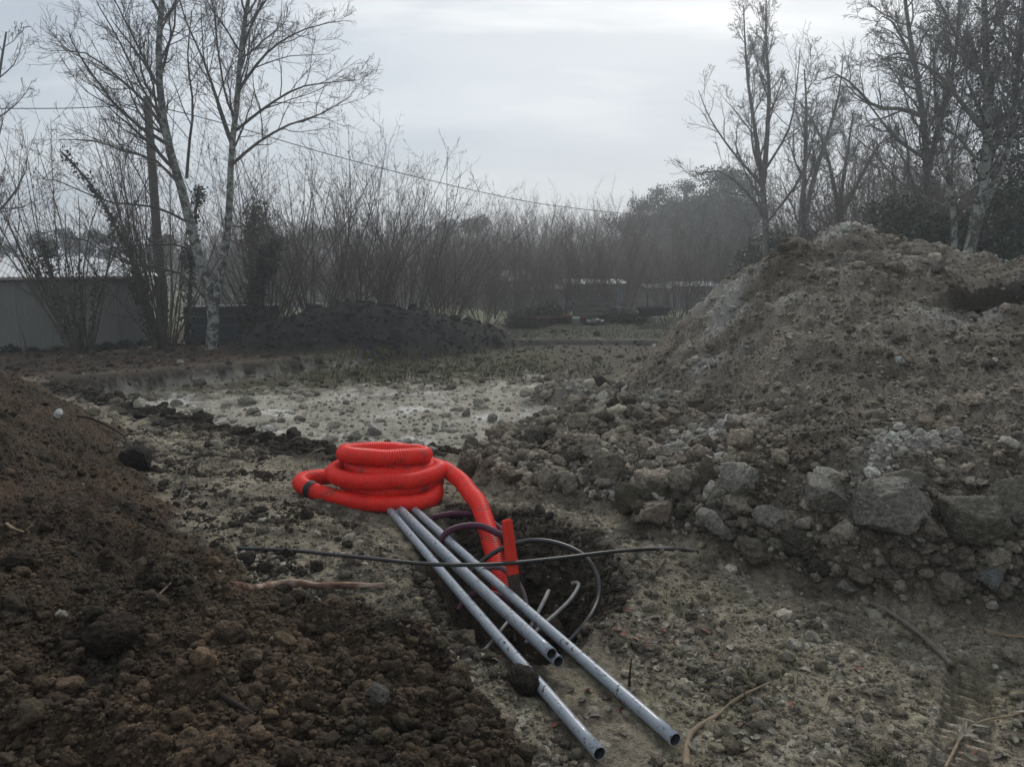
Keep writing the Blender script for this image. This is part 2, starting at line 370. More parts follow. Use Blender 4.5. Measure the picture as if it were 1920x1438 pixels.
# ------------------------------------------------------------------ materials
def new_mat(name):
    m = bpy.data.materials.new(name); m.use_nodes = True
    nt = m.node_tree; b = nt.nodes["Principled BSDF"]
    b.inputs["Roughness"].default_value = 0.9
    b.inputs["Specular IOR Level"].default_value = 0.25
    return m, nt, b
class NB:
    def __init__(s, nt): s.nt = nt; s.n = nt.nodes; s.l = nt.links
    def put(s, sock, v):
        if isinstance(v, (int, float)): sock.default_value = v
        elif isinstance(v, tuple): sock.default_value = (*v, 1) if len(v) == 3 and sock.type == 'RGBA' else v
        else: s.l.new(v, sock)
    def math(s, op, a, b=0.0, clamp=False):
        n = s.n.new("ShaderNodeMath"); n.operation = op; n.use_clamp = clamp; s.put(n.inputs[0], a); s.put(n.inputs[1], b); return n.outputs[0]
    def noise(s, scale, detail=4, rough=0.55, vec=None, dist=0.0):
        n = s.n.new("ShaderNodeTexNoise"); n.inputs["Scale"].default_value = scale; n.inputs["Detail"].default_value = detail
        n.inputs["Roughness"].default_value = rough; n.inputs["Distortion"].default_value = dist
        if vec is not None: s.l.new(vec, n.inputs["Vector"])
        return n.outputs["Fac"]
    def voro(s, scale, vec=None, feature='F1', out="Distance"):
        n = s.n.new("ShaderNodeTexVoronoi"); n.inputs["Scale"].default_value = scale; n.feature = feature
        if vec is not None: s.l.new(vec, n.inputs["Vector"])
        return n.outputs[out]
    def ramp(s, fac, stops):
        r = s.n.new("ShaderNodeValToRGB"); s.l.new(fac, r.inputs[0]); e = r.color_ramp.elements
        while len(e) < len(stops): e.new(0.5)
        for k, (p, c) in enumerate(stops): e[k].position = p; e[k].color = (*c, 1) if isinstance(c, tuple) else (c, c, c, 1)
        return r.outputs[0]
    def mix(s, a, b, f, mode='MIX'):
        m = s.n.new("ShaderNodeMix"); m.data_type = 'RGBA'; m.blend_type = mode
        s.put(m.inputs[0], f); s.put(m.inputs[6], a); s.put(m.inputs[7], b); return m.outputs[2]
    def bump(s, h, dist, strength, bsdf):
        n = s.n.new("ShaderNodeBump"); n.inputs["Distance"].default_value = dist; n.inputs["Strength"].default_value = strength
        s.l.new(h, n.inputs["Height"]); s.l.new(n.outputs[0], bsdf.inputs["Normal"])
    def coord(s, which="Object"): return s.n.new("ShaderNodeTexCoord").outputs[which]
    def geopos(s): return s.n.new("ShaderNodeNewGeometry").outputs["Position"]
    def scaled(s, vec, sc):
        m = s.n.new("ShaderNodeMapping"); m.inputs["Scale"].default_value = sc; s.l.new(vec, m.inputs[0]); return m.outputs[0]

def soil_material(name, source):
    """source: 'ATTR' painted soil albedo, 'INST' colour of an instance, 'OBJ' colour of the object"""
    m, nt, b = new_mat(name); q = NB(nt); pos = q.geopos()
    if source == 'OBJ':
        base = nt.nodes.new("ShaderNodeObjectInfo").outputs["Color"]
    else:
        a = nt.nodes.new("ShaderNodeAttribute"); a.attribute_name = "tint"
        a.attribute_type = 'INSTANCER' if source == 'INST' else 'GEOMETRY'
        base = a.outputs["Color"]
    n1, n2 = q.noise(38, 6, 0.65, pos), q.noise(170, 3, 0.6, pos)
    f = q.ramp(n1, [(0.25, 0.45), (0.5, 1.0), (0.75, 1.65)])
    c = q.mix(base, f, 1.0, 'MULTIPLY')
    f2 = q.ramp(n2, [(0.3, 0.6), (0.7, 1.4)])
    c = q.mix(c, f2, 1.0, 'MULTIPLY')
    nt.links.new(c, b.inputs["Base Color"])
    b.inputs["Roughness"].default_value = 0.92
    b.inputs["Specular IOR Level"].default_value = 0.2
    h = q.math('ADD', q.math('MULTIPLY', q.noise(40, 8, 0.70, pos), 1.2), q.math('ADD', q.math('MULTIPLY', n2, 0.4), q.math('MULTIPLY', q.voro(70, pos), 0.5)))
    q.bump(h, 0.020, 1.0, b)
    return m
MAT_SOIL = soil_material("soil", 'ATTR')
MAT_CRUMB = soil_material("soil_crumb", 'INST')
MAT_CLOD = soil_material("soil_clod", 'OBJ')

def simple_mat(name, c1, c2, scale=20, rough=0.8, spec=0.3, bump=0.0, bdist=0.01, stretch=(1, 1, 1), metallic=0.0):
    m, nt, b = new_mat(name); q = NB(nt); v = q.scaled(q.coord("Object"), stretch)
    n = q.noise(scale, 5, 0.6, v)
    nt.links.new(q.ramp(n, [(0.3, c1), (0.7, c2)]), b.inputs["Base Color"])
    b.inputs["Roughness"].default_value = rough; b.inputs["Specular IOR Level"].default_value = spec
    b.inputs["Metallic"].default_value = metallic
    if bump: q.bump(n, bdist, bump, b)
    return m

# ------------------------------------------------------------------ object helpers
def mesh_from(name, verts, faces, smooth=False):
    me = bpy.data.meshes.new(name)
    verts = np.asarray(verts, np.float32)
    if isinstance(faces, np.ndarray):
        nf, k = faces.shape
        me.vertices.add(len(verts)); me.vertices.foreach_set("co", verts.ravel())
        me.loops.add(nf * k); me.loops.foreach_set("vertex_index", faces.astype(np.int32).ravel())
        me.polygons.add(nf); me.polygons.foreach_set("loop_start", np.arange(0, nf * k, k, dtype=np.int32))
        me.polygons.foreach_set("loop_total", np.full(nf, k, np.int32))
        me.update(calc_edges=True)
    else:
        me.from_pydata([tuple(map(float, v)) for v in verts], [], faces); me.update()
    me.validate()
    if smooth: me.polygons.foreach_set("use_smooth", np.ones(len(me.polygons), bool))
    return me
def obj(name, me, mat=None, parent=None, loc=None, rot=None, scale=None):
    o = bpy.data.objects.new(name, me); COL.objects.link(o)
    if mat is not None and me is not None and not me.materials: me.materials.append(mat)
    if parent is not None: o.parent = parent
    if loc is not None: o.location = loc
    if rot is not None: o.rotation_euler = rot
    if scale is not None: o.scale = scale
    return o
def tag(o, label=None, cat=None, group=None, kind=None):
    if label: o["label"] = label
    if cat: o["category"] = cat
    if group: o["group"] = group
    if kind: o["kind"] = kind
    return o
def empty(name, loc=(0, 0, 0), rz=0.0):
    o = bpy.data.objects.new(name, None); COL.objects.link(o); o.location = loc; o.rotation_euler = (0, 0, rz); return o
def set_tint(me, cols, name="tint"):
    a = me.color_attributes.new(name, 'FLOAT_COLOR', 'POINT')
    a.data.foreach_set("color", np.c_[cols.reshape(-1, 3), np.ones(cols.size // 3)].astype(np.float32).ravel())
class MB:
    """collects boxes, tubes and strips into one mesh"""
    def __init__(s): s.v = []; s.f = []; s.n = 0
    def add(s, v, f):
        v = np.asarray(v, float); s.v.append(v); s.f += [tuple(i + s.n for i in q) for q in f]; s.n += len(v); return s
    def box(s, c, size, rot=None):
        hx, hy, hzz = np.array(size) / 2
        v = np.array([(x, y, z) for x in (-hx, hx) for y in (-hy, hy) for z in (-hzz, hzz)])
        if rot is not None: v = v @ np.array(Matrix(rot).to_3x3() if not isinstance(rot, np.ndarray) else rot).T
        return s.add(v + np.array(c), [(0, 1, 3, 2), (4, 6, 7, 5), (0, 4, 5, 1), (2, 3, 7, 6), (0, 2, 6, 4), (1, 5, 7, 3)])
    def bar(s, a, b, w, h, up=(0, 0, 1)):
        a, b = np.array(a, float), np.array(b, float); d = b - a; L = np.linalg.norm(d); d /= L
        u = np.cross(up, d); u /= np.linalg.norm(u); v = np.cross(d, u)
        return s.box((a + b) / 2, (L, w, h), np.stack([d, u, v], 1))
    def tube(s, pts, rad, sides=8, caps=True):
        v, f = tube(pts, rad, sides, caps); return s.add(v, f)
    def mesh(s, name, smooth=False): return mesh_from(name, np.concatenate(s.v), s.f, smooth)
def tube(pts, rad, sides=8, caps=True):
    P = np.asarray(pts, float); n = len(P); rad = np.broadcast_to(np.asarray(rad, float), (n,))
    T = np.gradient(P, axis=0); T /= np.linalg.norm(T, axis=1)[:, None] + 1e-12
    u = np.cross(T[0], (0, 0, 1.0));
    if np.linalg.norm(u) < 0.1: u = np.cross(T[0], (1.0, 0, 0))
    u /= np.linalg.norm(u); U = [u]
    for k in range(1, n):
        u = U[-1] - T[k] * np.dot(U[-1], T[k]); u /= np.linalg.norm(u) + 1e-12; U.append(u)
    U = np.array(U); V = np.cross(T, U)
    a = np.linspace(0, 2 * np.pi, sides, endpoint=False)
    v = P[:, None] + rad[:, None, None] * (np.cos(a)[None, :, None] * U[:, None] + np.sin(a)[None, :, None] * V[:, None])
    f = [(k * sides + j, k * sides + (j + 1) % sides, (k + 1) * sides + (j + 1) % sides, (k + 1) * sides + j) for k in range(n - 1) for j in range(sides)]
    if caps: f += [tuple(range(sides))[::-1], tuple((n - 1) * sides + j for j in range(sides))]
    return v.reshape(-1, 3), f
def spline(pts, n):
    """Catmull-Rom through points, n samples evenly spaced"""
    P = np.asarray(pts, float); P = np.vstack([2 * P[0] - P[1], P, 2 * P[-1] - P[-2]])
    out = []
    for k in range(1, len(P) - 2):
        t = np.linspace(0, 1, 24, endpoint=False)[:, None]
        a, b, c, d = P[k - 1:k + 3]
        out.append(0.5 * (2 * b + (c - a) * t + (2 * a - 5 * b + 4 * c - d) * t * t + (3 * b - a - 3 * c + d) * t ** 3))
    out.append(P[-2:-1]); Q = np.vstack(out)
    s = np.r_[0, np.cumsum(np.linalg.norm(np.diff(Q, axis=0), axis=1))]
    u = np.linspace(0, s[-1], n)
    return np.stack([np.interp(u, s, Q[:, k]) for k in range(3)], 1)

# ------------------------------------------------------------------ ground and heaps from the terrain grid
idx = np.arange(NR * NT).reshape(NR, NT)
quads = np.stack([idx[:-1, :-1], idx[:-1, 1:], idx[1:, 1:], idx[1:, :-1]], -1).reshape(-1, 4)[:, ::-1]
fk = GK[:-1, :-1].ravel()
ALLV = np.stack([GX, GY, GZ], -1).reshape(-1, 3); ALLC = GC.reshape(-1, 3)
def submesh(name, sel):
    q = quads[sel]; used = np.unique(q); remap = np.zeros(len(ALLV), np.int64); remap[used] = np.arange(len(used))
    me = mesh_from(name, ALLV[used], remap[q], True); set_tint(me, ALLC[used]); return me
ground = tag(obj("ground", submesh("ground", fk == 0), MAT_SOIL), kind="structure")
grey_heap = tag(obj("clay_heap", submesh("clay_heap", fk == 1), MAT_SOIL), "tall grey heap of dug clay and clods filling the right side", "soil heap")
brown_heap = tag(obj("topsoil_heap", submesh("topsoil_heap", fk == 2), MAT_SOIL), "dark brown crumbly topsoil bank in the left foreground", "soil heap")
black_heap = tag(obj("peat_heap", submesh("peat_heap", fk == 3), MAT_SOIL), "low black soil heap behind the pit below the bare shrubs", "soil heap")
# the rest of the land, around and behind the viewpoint
def outer_land():
    v, f = [], []
    rr = [0.02, 1.2, 3, 8, 20, 60, 160]
    ang = np.linspace(TH1, TH0 + 2 * np.pi, 60)
    for r in rr:
        for a in ang:
            x, y = r * math.sin(a), r * math.cos(a)
            v.append((x, y, 0))
    v = np.array(v); z = terrain(v[:, 0], v[:, 1], False)[0]; v[:, 2] = np.where(np.hypot(v[:, 0], v[:, 1]) < 0.7, z, z)
    n = len(ang)
    for k in range(len(rr) - 1):
        for j in range(n - 1): f.append((k * n + j, (k + 1) * n + j, (k + 1) * n + j + 1, k * n + j + 1))
    # apron in front of the viewer's feet
    fa = np.linspace(TH0, TH1, 40); b0 = len(v); extra = []
    for r in (0.02, 0.6, 1.2):
        for a in fa: extra.append((r * math.sin(a), r * math.cos(a), 0))
    extra = np.array(extra); extra[:, 2] = terrain(extra[:, 0], extra[:, 1], False)[0]
    v = np.vstack([v, extra])
    for k in range(2):
        for j in range(39): f.append((b0 + k * 40 + j, b0 + (k + 1) * 40 + j, b0 + (k + 1) * 40 + j + 1, b0 + k * 40 + j + 1))
    # far skirt to the horizon
    b = len(v); m = 96; aa = np.linspace(0, 2 * np.pi, m, endpoint=False)
    ring = []
    for r, zz in ((120.0, -6.0), (2500.0, -9.0)):
        ring += [(r * math.sin(a), r * math.cos(a), zz) for a in aa]
    for j in range(m): f.append((b + j, b + m + j, b + m + (j + 1) % m, b + (j + 1) % m))
    v = np.vstack([v, np.array(ring)])
    me = mesh_from("field", v, f); set_tint(me, np.tile(np.array([[.10, .095, .055]]), (len(v), 1))); return me
tag(obj("field", outer_land(), MAT_SOIL), kind="structure")

# ------------------------------------------------------------------ clods and crumbs
def lump_mesh(name, seed, sub=3, rough=0.35, squash=(1, 1, 1), freq=1.3, fine=0.10, facet=0.0):
    import bmesh
    bm = bmesh.new(); bmesh.ops.create_icosphere(bm, subdivisions=sub, radius=1.0)
    v = np.array([p.co[:] for p in bm.verts]); f = np.array([[q.index for q in t.verts] for t in bm.faces])
    bm.free()
    rng = np.random.default_rng(seed); o = rng.uniform(-50, 50, 3)
    def n3(p, fr, s):
        p = p * fr + o
        return (pnoise(p[:, 0] + p[:, 2] * 0.31, p[:, 1], s) + pnoise(p[:, 1] + p[:, 0] * 0.27, p[:, 2], s + 3) + pnoise(p[:, 2], p[:, 0] + 0.37 * p[:, 1], s + 7)) / 2.0
    d = 1 + rough * n3(v, freq, seed) + 0.5 * rough * n3(v, freq * 2.1, seed + 1) + fine * n3(v, freq * 5, seed + 2) + 0.7 * fine * n3(v, freq * 10, seed + 4)
    if facet:                                     # broken faces
        for _ in range(9 if sub < 5 else 17):
            nn = rng.normal(size=3); nn /= np.linalg.norm(nn); c = rng.uniform(0.48, 0.82)
            k = v @ nn; d = np.where(k * d > c, d * (1 - facet) + facet * c / np.maximum(k, 0.1), d)
    d = d + 0.45 * fine * n3(v, freq * 8, seed + 21) + 0.35 * fine * np.abs(n3(v, freq * 17, seed + 22)) + (0.25 * fine * n3(v, freq * 33, seed + 23) if sub > 4 else 0)
    v = v * d[:, None] * np.array(squash)
    return mesh_from(name, v, f, True)

_tree = {}
def scatter_group(mat, sub, smooth, rough):
    key = (mat.name, sub)
    if key in _tree: return _tree[key]
    g = bpy.data.node_groups.new("crumb_scatter_" + mat.name, 'GeometryNodeTree')
    g.interface.new_socket("Geometry", in_out='INPUT', socket_type='NodeSocketGeometry')
    g.interface.new_socket("Geometry", in_out='OUTPUT', socket_type='NodeSocketGeometry')
    N, L = g.nodes, g.links
    gi, go = N.new("NodeGroupInput"), N.new("NodeGroupOutput")
    def attr(name, t):
        a = N.new("GeometryNodeInputNamedAttribute"); a.data_type = t; a.inputs[0].default_value = name
        return next(o for o in a.outputs if o.enabled and o.name == "Attribute")
    join = N.new("GeometryNodeGeometryToInstance")
    for k in range(7):
        ico = N.new("GeometryNodeMeshIcoSphere"); ico.inputs["Subdivisions"].default_value = sub
        tex = N.new("ShaderNodeTexNoise"); tex.noise_dimensions = '4D'
        tex.inputs["Scale"].default_value = 1.2; tex.inputs["Detail"].default_value = 5.0; tex.inputs["Roughness"].default_value = 0.62; tex.inputs["W"].default_value = 3.7 * k
        sub_ = N.new("ShaderNodeMath"); sub_.operation = 'SUBTRACT'; L.new(tex.outputs["Fac"], sub_.inputs[0]); sub_.inputs[1].default_value = 0.5
        mul = N.new("ShaderNodeMath"); mul.operation = 'MULTIPLY'; L.new(sub_.outputs[0], mul.inputs[0]); mul.inputs[1].default_value = rough
        nor = N.new("GeometryNodeInputNormal")
        sc = N.new("ShaderNodeVectorMath"); sc.operation = 'SCALE'; L.new(nor.outputs[0], sc.inputs[0]); L.new(mul.outputs[0], sc.inputs["Scale"])
        sp = N.new("GeometryNodeSetPosition"); L.new(ico.outputs["Mesh"], sp.inputs["Geometry"]); L.new(sc.outputs[0], sp.inputs["Offset"])
        ss = N.new("GeometryNodeSetShadeSmooth"); L.new(sp.outputs[0], ss.inputs[0]); ss.inputs["Shade Smooth"].default_value = smooth
        sm = N.new("GeometryNodeSetMaterial"); L.new(ss.outputs[0], sm.inputs[0]); sm.inputs["Material"].default_value = mat
        L.new(sm.outputs[0], join.inputs[0])
    iop = N.new("GeometryNodeInstanceOnPoints")
    L.new(gi.outputs[0], iop.inputs["Points"]); L.new(join.outputs[0], iop.inputs["Instance"])
    iop.inputs["Pick Instance"].default_value = True
    L.new(attr("pick", 'INT'), iop.inputs["Instance Index"])
    L.new(attr("turn", 'FLOAT_VECTOR'), iop.inputs["Rotation"])
    L.new(attr("size", 'FLOAT_VECTOR'), iop.inputs["Scale"])
    L.new(iop.outputs[0], go.inputs[0])
    _tree[key] = g
    return g
def scatter(name, P, S, C, mat, parent=None, sub=2, smooth=True, rough=2.0, seed=0, flat=0.75):
    rng = np.random.default_rng(seed); n = len(P)
    me = bpy.data.meshes.new(name); me.vertices.add(n); me.vertices.foreach_set("co", P.astype(np.float32).ravel())
    a = me.attributes.new("turn", 'FLOAT_VECTOR', 'POINT'); a.data.foreach_set("vector", np.c_[rng.uniform(-.5, .5, (n, 2)), rng.uniform(0, 6.28, n)].astype(np.float32).ravel())
    sz = S[:, None] * np.c_[rng.uniform(.8, 1.35, (n, 2)), rng.uniform(flat * .8, flat * 1.25, n)]
    a = me.attributes.new("size", 'FLOAT_VECTOR', 'POINT'); a.data.foreach_set("vector", sz.astype(np.float32).ravel())
    a = me.attributes.new("pick", 'INT', 'POINT'); a.data.foreach_set("value", rng.integers(0, 7, n).astype(np.int32))
    a = me.color_attributes.new("tint", 'FLOAT_COLOR', 'POINT'); a.data.foreach_set("color", np.c_[C, np.ones(n)].astype(np.float32).ravel())
    o = obj(name, me, mat, parent)
    md = o.modifiers.new("scatter", 'NODES'); md.node_group = scatter_group(mat, sub, smooth, rough)
    tag(o, kind="stuff")
    return o
def candidates(n, seed, r0=1.2, r1=24.0, th=R(46)):
    rng = np.random.default_rng(seed)
    r = np.exp(rng.uniform(math.log(r0), math.log(r1), n)); t = rng.uniform(-th, th, n)
    x, y = r * np.sin(t), r * np.cos(t); z, c, k = sample(x, y)
    return rng, x, y, z, c, k, r
def pareto(rng, n, lo, hi, a):
    u = rng.uniform(0, 1, n); return (lo ** -a - u * (lo ** -a - hi ** -a)) ** (-1 / a)
def in_poly(x, y, poly, m=0.0): return sdf_poly(x, y, poly) < m
CLODS = [lump_mesh("clod", 100 + k, 4, 0.55, freq=1.2, fine=0.17, facet=0.92 if k % 3 else 0.4) for k in range(8)]
for m_ in CLODS: m_.materials.append(MAT_CLOD)

def heap_clods(heap, kind, ncand, lo, hi, a, seed, ntop, name, sinkf=0.25, pale=0.04, keep=None, rmax=24.0, lowbias=None, var=(0.75, 1.35), sub=3, stuffname="crumbs", flat=0.8, pmin=0.0011, base=None):
    rng, x, y, z, c, k, r = candidates(ncand, seed, 1.2, rmax)
    s = np.maximum(pareto(rng, ncand, lo, hi, a), pmin * r)
    ok = (k == kind)
    if keep is not None: ok &= keep(x, y)
    if lowbias is not None:
        s = s * lowbias(x, y, z)
    x, y, z, c, r, s = [q[ok] for q in (x, y, z, c, r, s)]
    n = len(x)
    if base is not None: c = np.tile(np.array(base), (n, 1))
    col = c * rng.uniform(*var, (n, 1)) * (1 + rng.normal(0, .014, (n, 3)))
    pl = rng.uniform(0, 1, n) < pale
    col[pl] = np.maximum(np.array([.34, .32, .27]), 0) * rng.uniform(.7, 1.2, (pl.sum(), 1))
    col = np.clip(col, .005, .7)
    app = s / r
    order = np.argsort(-app)
    top, rest = order[:ntop], order[ntop:]
    for i in top:
        q = CLODS[rng.integers(0, 8)]
        o = obj(name, q, None, heap, (x[i], y[i], z[i] + s[i] * (0.55 - sinkf)), tuple(rng.uniform(-.6, .6, 2)) + (rng.uniform(0, 6.28),), tuple(s[i] * rng.uniform(.8, 1.25, 3) * np.array([1, 1, flat])))
        o.color = (*col[i], 1)
    P = np.c_[x, y, z + s * (0.5 - sinkf)][rest]
    return scatter(stuffname, P, s[rest], col[rest], MAT_CRUMB, heap, sub, True, 2.0, seed, flat)
def clear_of_pipes(x, y):
    a = atz(1205, 1405, 0)[:2]; b = atz(768, 962, 0)[:2]
    d = b - a; L = np.linalg.norm(d); d = d / L
    t = (x - a[0]) * d[0] + (y - a[1]) * d[1]; q = np.abs((x - a[0]) * d[1] - (y - a[1]) * d[0])
    return ~((q < 0.225) & (t > -0.05) & (t < L + 0.3))
def clear_of_track(x, y):
    a = atz(1825, 1240, 0)[:2]; b = atz(1800, 1438, 0)[:2]; d = b - a; L = np.linalg.norm(d); d = d / L
    t = (x - a[0]) * d[0] + (y - a[1]) * d[1]; q = np.abs((x - a[0]) * d[1] - (y - a[1]) * d[0])
    return ~((q < 0.10) & (t > 0.0))
def lb_grey(x, y, z):
    g = ground_rbf(x, y); h = z - g
    return 0.50 + 0.85 * sstep(0.75, 0.1, h) + 0.35 * sstep(1.5, 1.9, h)
heap_clods(grey_heap, 1, 140000, 0.009, 0.11, 2.15, 1, 300, "clod", lowbias=lb_grey, rmax=14, pale=0.05, var=(0.55, 2.3))
def lb_brown(x, y, z):
    d = sstep(-0.2, -2.2, x + 0.6 * fbm(x * 1.5, y * 1.5, 81, 3)) * sstep(1.8, 3.8, y)
    return 1.0 - 0.42 * d + 0.35 * sstep(0.1, 0.5, fbm(x * 2, y * 2, 82, 2))
heap_clods(brown_heap, 2, 190000, 0.0042, 0.050, 2.75, 2, 300, "clod", rmax=10, lowbias=lb_brown, keep=lambda x, y: clear_of_pipes(x, y), pale=0.0012, var=(0.55, 1.9))
heap_clods(black_heap, 3, 60000, 0.03, 0.16, 2.1, 3, 300, "clod", rmax=26, pale=0.0, var=(0.5, 2.2))
heap_clods(ground, 0, 60000, 0.004, 0.035, 2.1, 4, 200, "stone", rmax=9.0, pale=0.10, sinkf=0.35, keep=lambda x, y: clear_of_pipes(x, y) & clear_of_track(x, y), stuffname="gravel", pmin=0.0009, var=(0.6, 1.45))
heap_clods(ground, 0, 30000, 0.015, 0.13, 2.1, 5, 100, "clod", rmax=24.0, pale=0.03, sinkf=0.3, keep=lambda x, y: (np.hypot(x, y) > 7.0), stuffname="pit_crumbs", var=(0.5, 1.3))
# crumbly lip along the near edge of the pit
def edge_keep(x, y):
    s_ = sdf_poly(x, y, PIT); return (np.abs(s_) < 0.33) & (x < 0.0) & (y < 12.5)
heap_clods(ground, 0, 330000, 0.012, 0.075, 2.2, 6, 120, "clod", rmax=14.0, pale=0.0, keep=edge_keep, stuffname="edge_crumbs", var=(0.5, 1.5), base=(.055, .045, .034))
# loose dark earth down the walls of the cable hole
heap_clods(ground, 0, 160000, 0.006, 0.06, 1.9, 7, 80, "clod", rmax=6.0, pale=0.01, keep=lambda x, y: (np.abs(sdf_poly(x, y, HOLE) + 0.12) < 0.16) & clear_of_pipes(x, y), stuffname="hole_crumbs", var=(0.6, 1.8), base=(.058, .048, .036))

# brown crumbs spilled over the paler ground between the bank and the hose
def spill_keep(x, y):
    q = fbm(x * 1.9 + 2, y * 1.9, 91, 3) + 0.5 * fbm(x * 7, y * 7, 92, 2)
    return (x < -0.25) & (x > -4.5) & (y > 2.9) & (y < 9) & (q > 0.10 + 0.5 * sstep(-1.6, -0.6, x)) & clear_of_pipes(x, y) & (np.hypot((x + 1.0) / .75, (y - 5.5) / .6) > 1)
heap_clods(ground, 0, 110000, 0.006, 0.05, 2.2, 8, 60, "clod", rmax=9.0, pale=0.01, keep=spill_keep, stuffname="spilled_crumbs", var=(0.5, 1.7), base=(.055, .044, .032))

# ------------------------------------------------------------------ boulders and marked stones on the heaps
def boulder(label, px, py, dpx, seed, col, squash=(1, 1, .8), facet=1.0, name="boulder", cat="boulder", sink=0.30, grp=None):
    """stands where the ray meets the terrain"""
    d = ray(px, py); t = np.linspace(0.8, 24, 4000) / d[1]
    P = EYE + t[:, None] * d; z = sample(P[:, 0], P[:, 1])[0]
    i = int(np.argmax(P[:, 2] < z)); p = P[i]
    rad = dpx * (0.44 if name == 'boulder' else 0.47) / FPX * np.linalg.norm(p - EYE)
    me = lump_mesh(name, seed, 5, 0.34, (rad * squash[0], rad * squash[1], rad * squash[2]), 1.25, 0.13, facet)
    me.materials.append(MAT_CLOD)
    rng = random.Random(seed)
    o = obj(name, me, None, None, (p[0], p[1] + rad * 0.35, hz(p[0], p[1] + rad * 0.35) + rad * squash[2] * (1 - 2 * sink)), (rng.uniform(-.3, .3), rng.uniform(-.3, .3), rng.uniform(0, 6.28)))
    o.color = (*col, 1)
    return tag(o, label, cat, grp)
G1, G2, G3 = (.22, .205, .175), (.155, .142, .115), (.31, .295, .255)
boulder("large pale angular boulder, brightest of the big ones at the heap's foot", 1385, 945, 100, 1, G3, (1, .9, 1.0))
boulder("grey upright boulder left of the pale angular one", 1345, 950, 60, 2, G1, (.8, .8, 1.2))
boulder("big rounded clay boulder in the middle of the heap's foot", 1550, 985, 105, 3, G1, (1, .9, .95))
boulder("smaller rounded boulder right of the pale angular boulder", 1440, 990, 72, 4, G1)
boulder("flat pale boulder low at the heap's foot beside the pale patch", 1345, 1000, 100, 5, G1, (1.3, .9, .5))
boulder("widest clay boulder at the heap's foot, furrowed and mossy on top", 1670, 1035, 165, 6, G1, (1.1, 1, .75))
boulder("dark clay boulder at the right above the gravelly ground", 1830, 1035, 130, 7, G2, (1, 1, 1.0))
boulder("steep boulder at the right edge of the picture", 1905, 1010, 110, 8, G2, (.8, 1, 1.2))
boulder("pale lump of clay sitting above the big rounded boulder", 1555, 910, 62, 9, G3)
boulder("brownish block on the slope right of the pale lump", 1690, 930, 80, 10, G2, (1.4, 1, .6))
boulder("small grey clod standing alone on the sandy ground before the heap", 1587, 1120, 38, 11, G1, (1, 1, .9), name="clod", cat="clod")
boulder("dark clod half sunk in the dark crumbs left of the lone clod", 1536, 1096, 56, 12, (.06, .055, .045), (1.1, 1, .8), name="clod", cat="clod")
boulder("bluish grey lump at the foot of the heap near the right edge", 1862, 1112, 50, 13, (.16, .165, .155), name="clod", cat="clod")
boulder("dark brown mossy clod just behind the red hose tail", 885, 885, 74, 14, (.085, .068, .045), (1.3, 1, .6), name="clod", cat="clod", sink=.42)
boulder("dark mossy clod at the toe of the heap in the pit", 1125, 728, 55, 15, (.06, .055, .038), (1.2, 1, .8), name="clod", cat="clod")
boulder("rough brown clod above the red stake", 965, 905, 66, 16, (.11, .09, .06), (1.2, 1, .7), name="clod", cat="clod", sink=.42)
boulder("tall mossy clod left of the pale boulders", 1185, 960, 85, 17, (.085, .075, .05), (1.1, 1, .8), name="clod", cat="clod")
boulder("long dark clod overhanging a small hollow beside the heap's foot", 1205, 975, 60, 18, (.06, .05, .035), (1.3, 1, .7), name="clod", cat="clod")
for lab, px, py, d, sd in (("small white stone high on the bare slope of the heap", 1688, 686, 22, 21), ("white stone low on the slope above the pale boulder", 1350, 862, 24, 22), ("flat pale stone on the left flank of the heap", 1065, 802, 20, 23),
                           ("pale stone at the far right below the dark scarp", 1867, 680, 14, 24)):
    boulder(lab, px, py, d, sd, (.46, .45, .42), (1, .8, .9), 0.8, "stone", "stone", 0.2)
boulder("white lump of chalk at the top of the brown bank", 107, 781, 26, 25, (.5, .5, .48), (1.3, .8, .6), 0.8, "stone", "stone", 0.25)
boulder("pale stone under the peeled branch", 590, 1112, 20, 26, (.42, .38, .27), (1.2, .8, .6), 0.8, "stone", "stone", 0.25)
boulder("whitish pebble in the brown soil below the peeled branch", 510, 1206, 20, 27, (.36, .32, .22), (1, .9, .7), 0.8, "stone", "stone", 0.25)
boulder("grey broken lump in the brown soil at the bottom", 705, 1320, 50, 28, (.11, .105, .09), (1.1, 1, .8), 0.7, "clod", "clod", 0.2)
boulder("dark sunken clod in the middle of the brown bank", 205, 1240, 90, 29, (.035, .025, .018), (1, 1, .8), 0.2, "clod", "clod", 0.2)
boulder("round clod on the brown bank near the left edge", 28, 1070, 44, 30, (.04, .03, .022), (1, 1, .8), 0.2, "clod", "clod", 0.25)
root_clod = boulder("black root clod with roots sprouting from it beside the pit edge", 252, 878, 66, 31, (.022, .018, .015), (1.1, .9, .8), 0.6, "root_clod", "clod", 0.2)
pipe_clod = boulder("black earth clod lying across the nearest grey pipe", 982, 1300, 82, 32, (.034, .028, .022), (1.25, .75, .6), 0.5, "clod", "clod", 0.1)

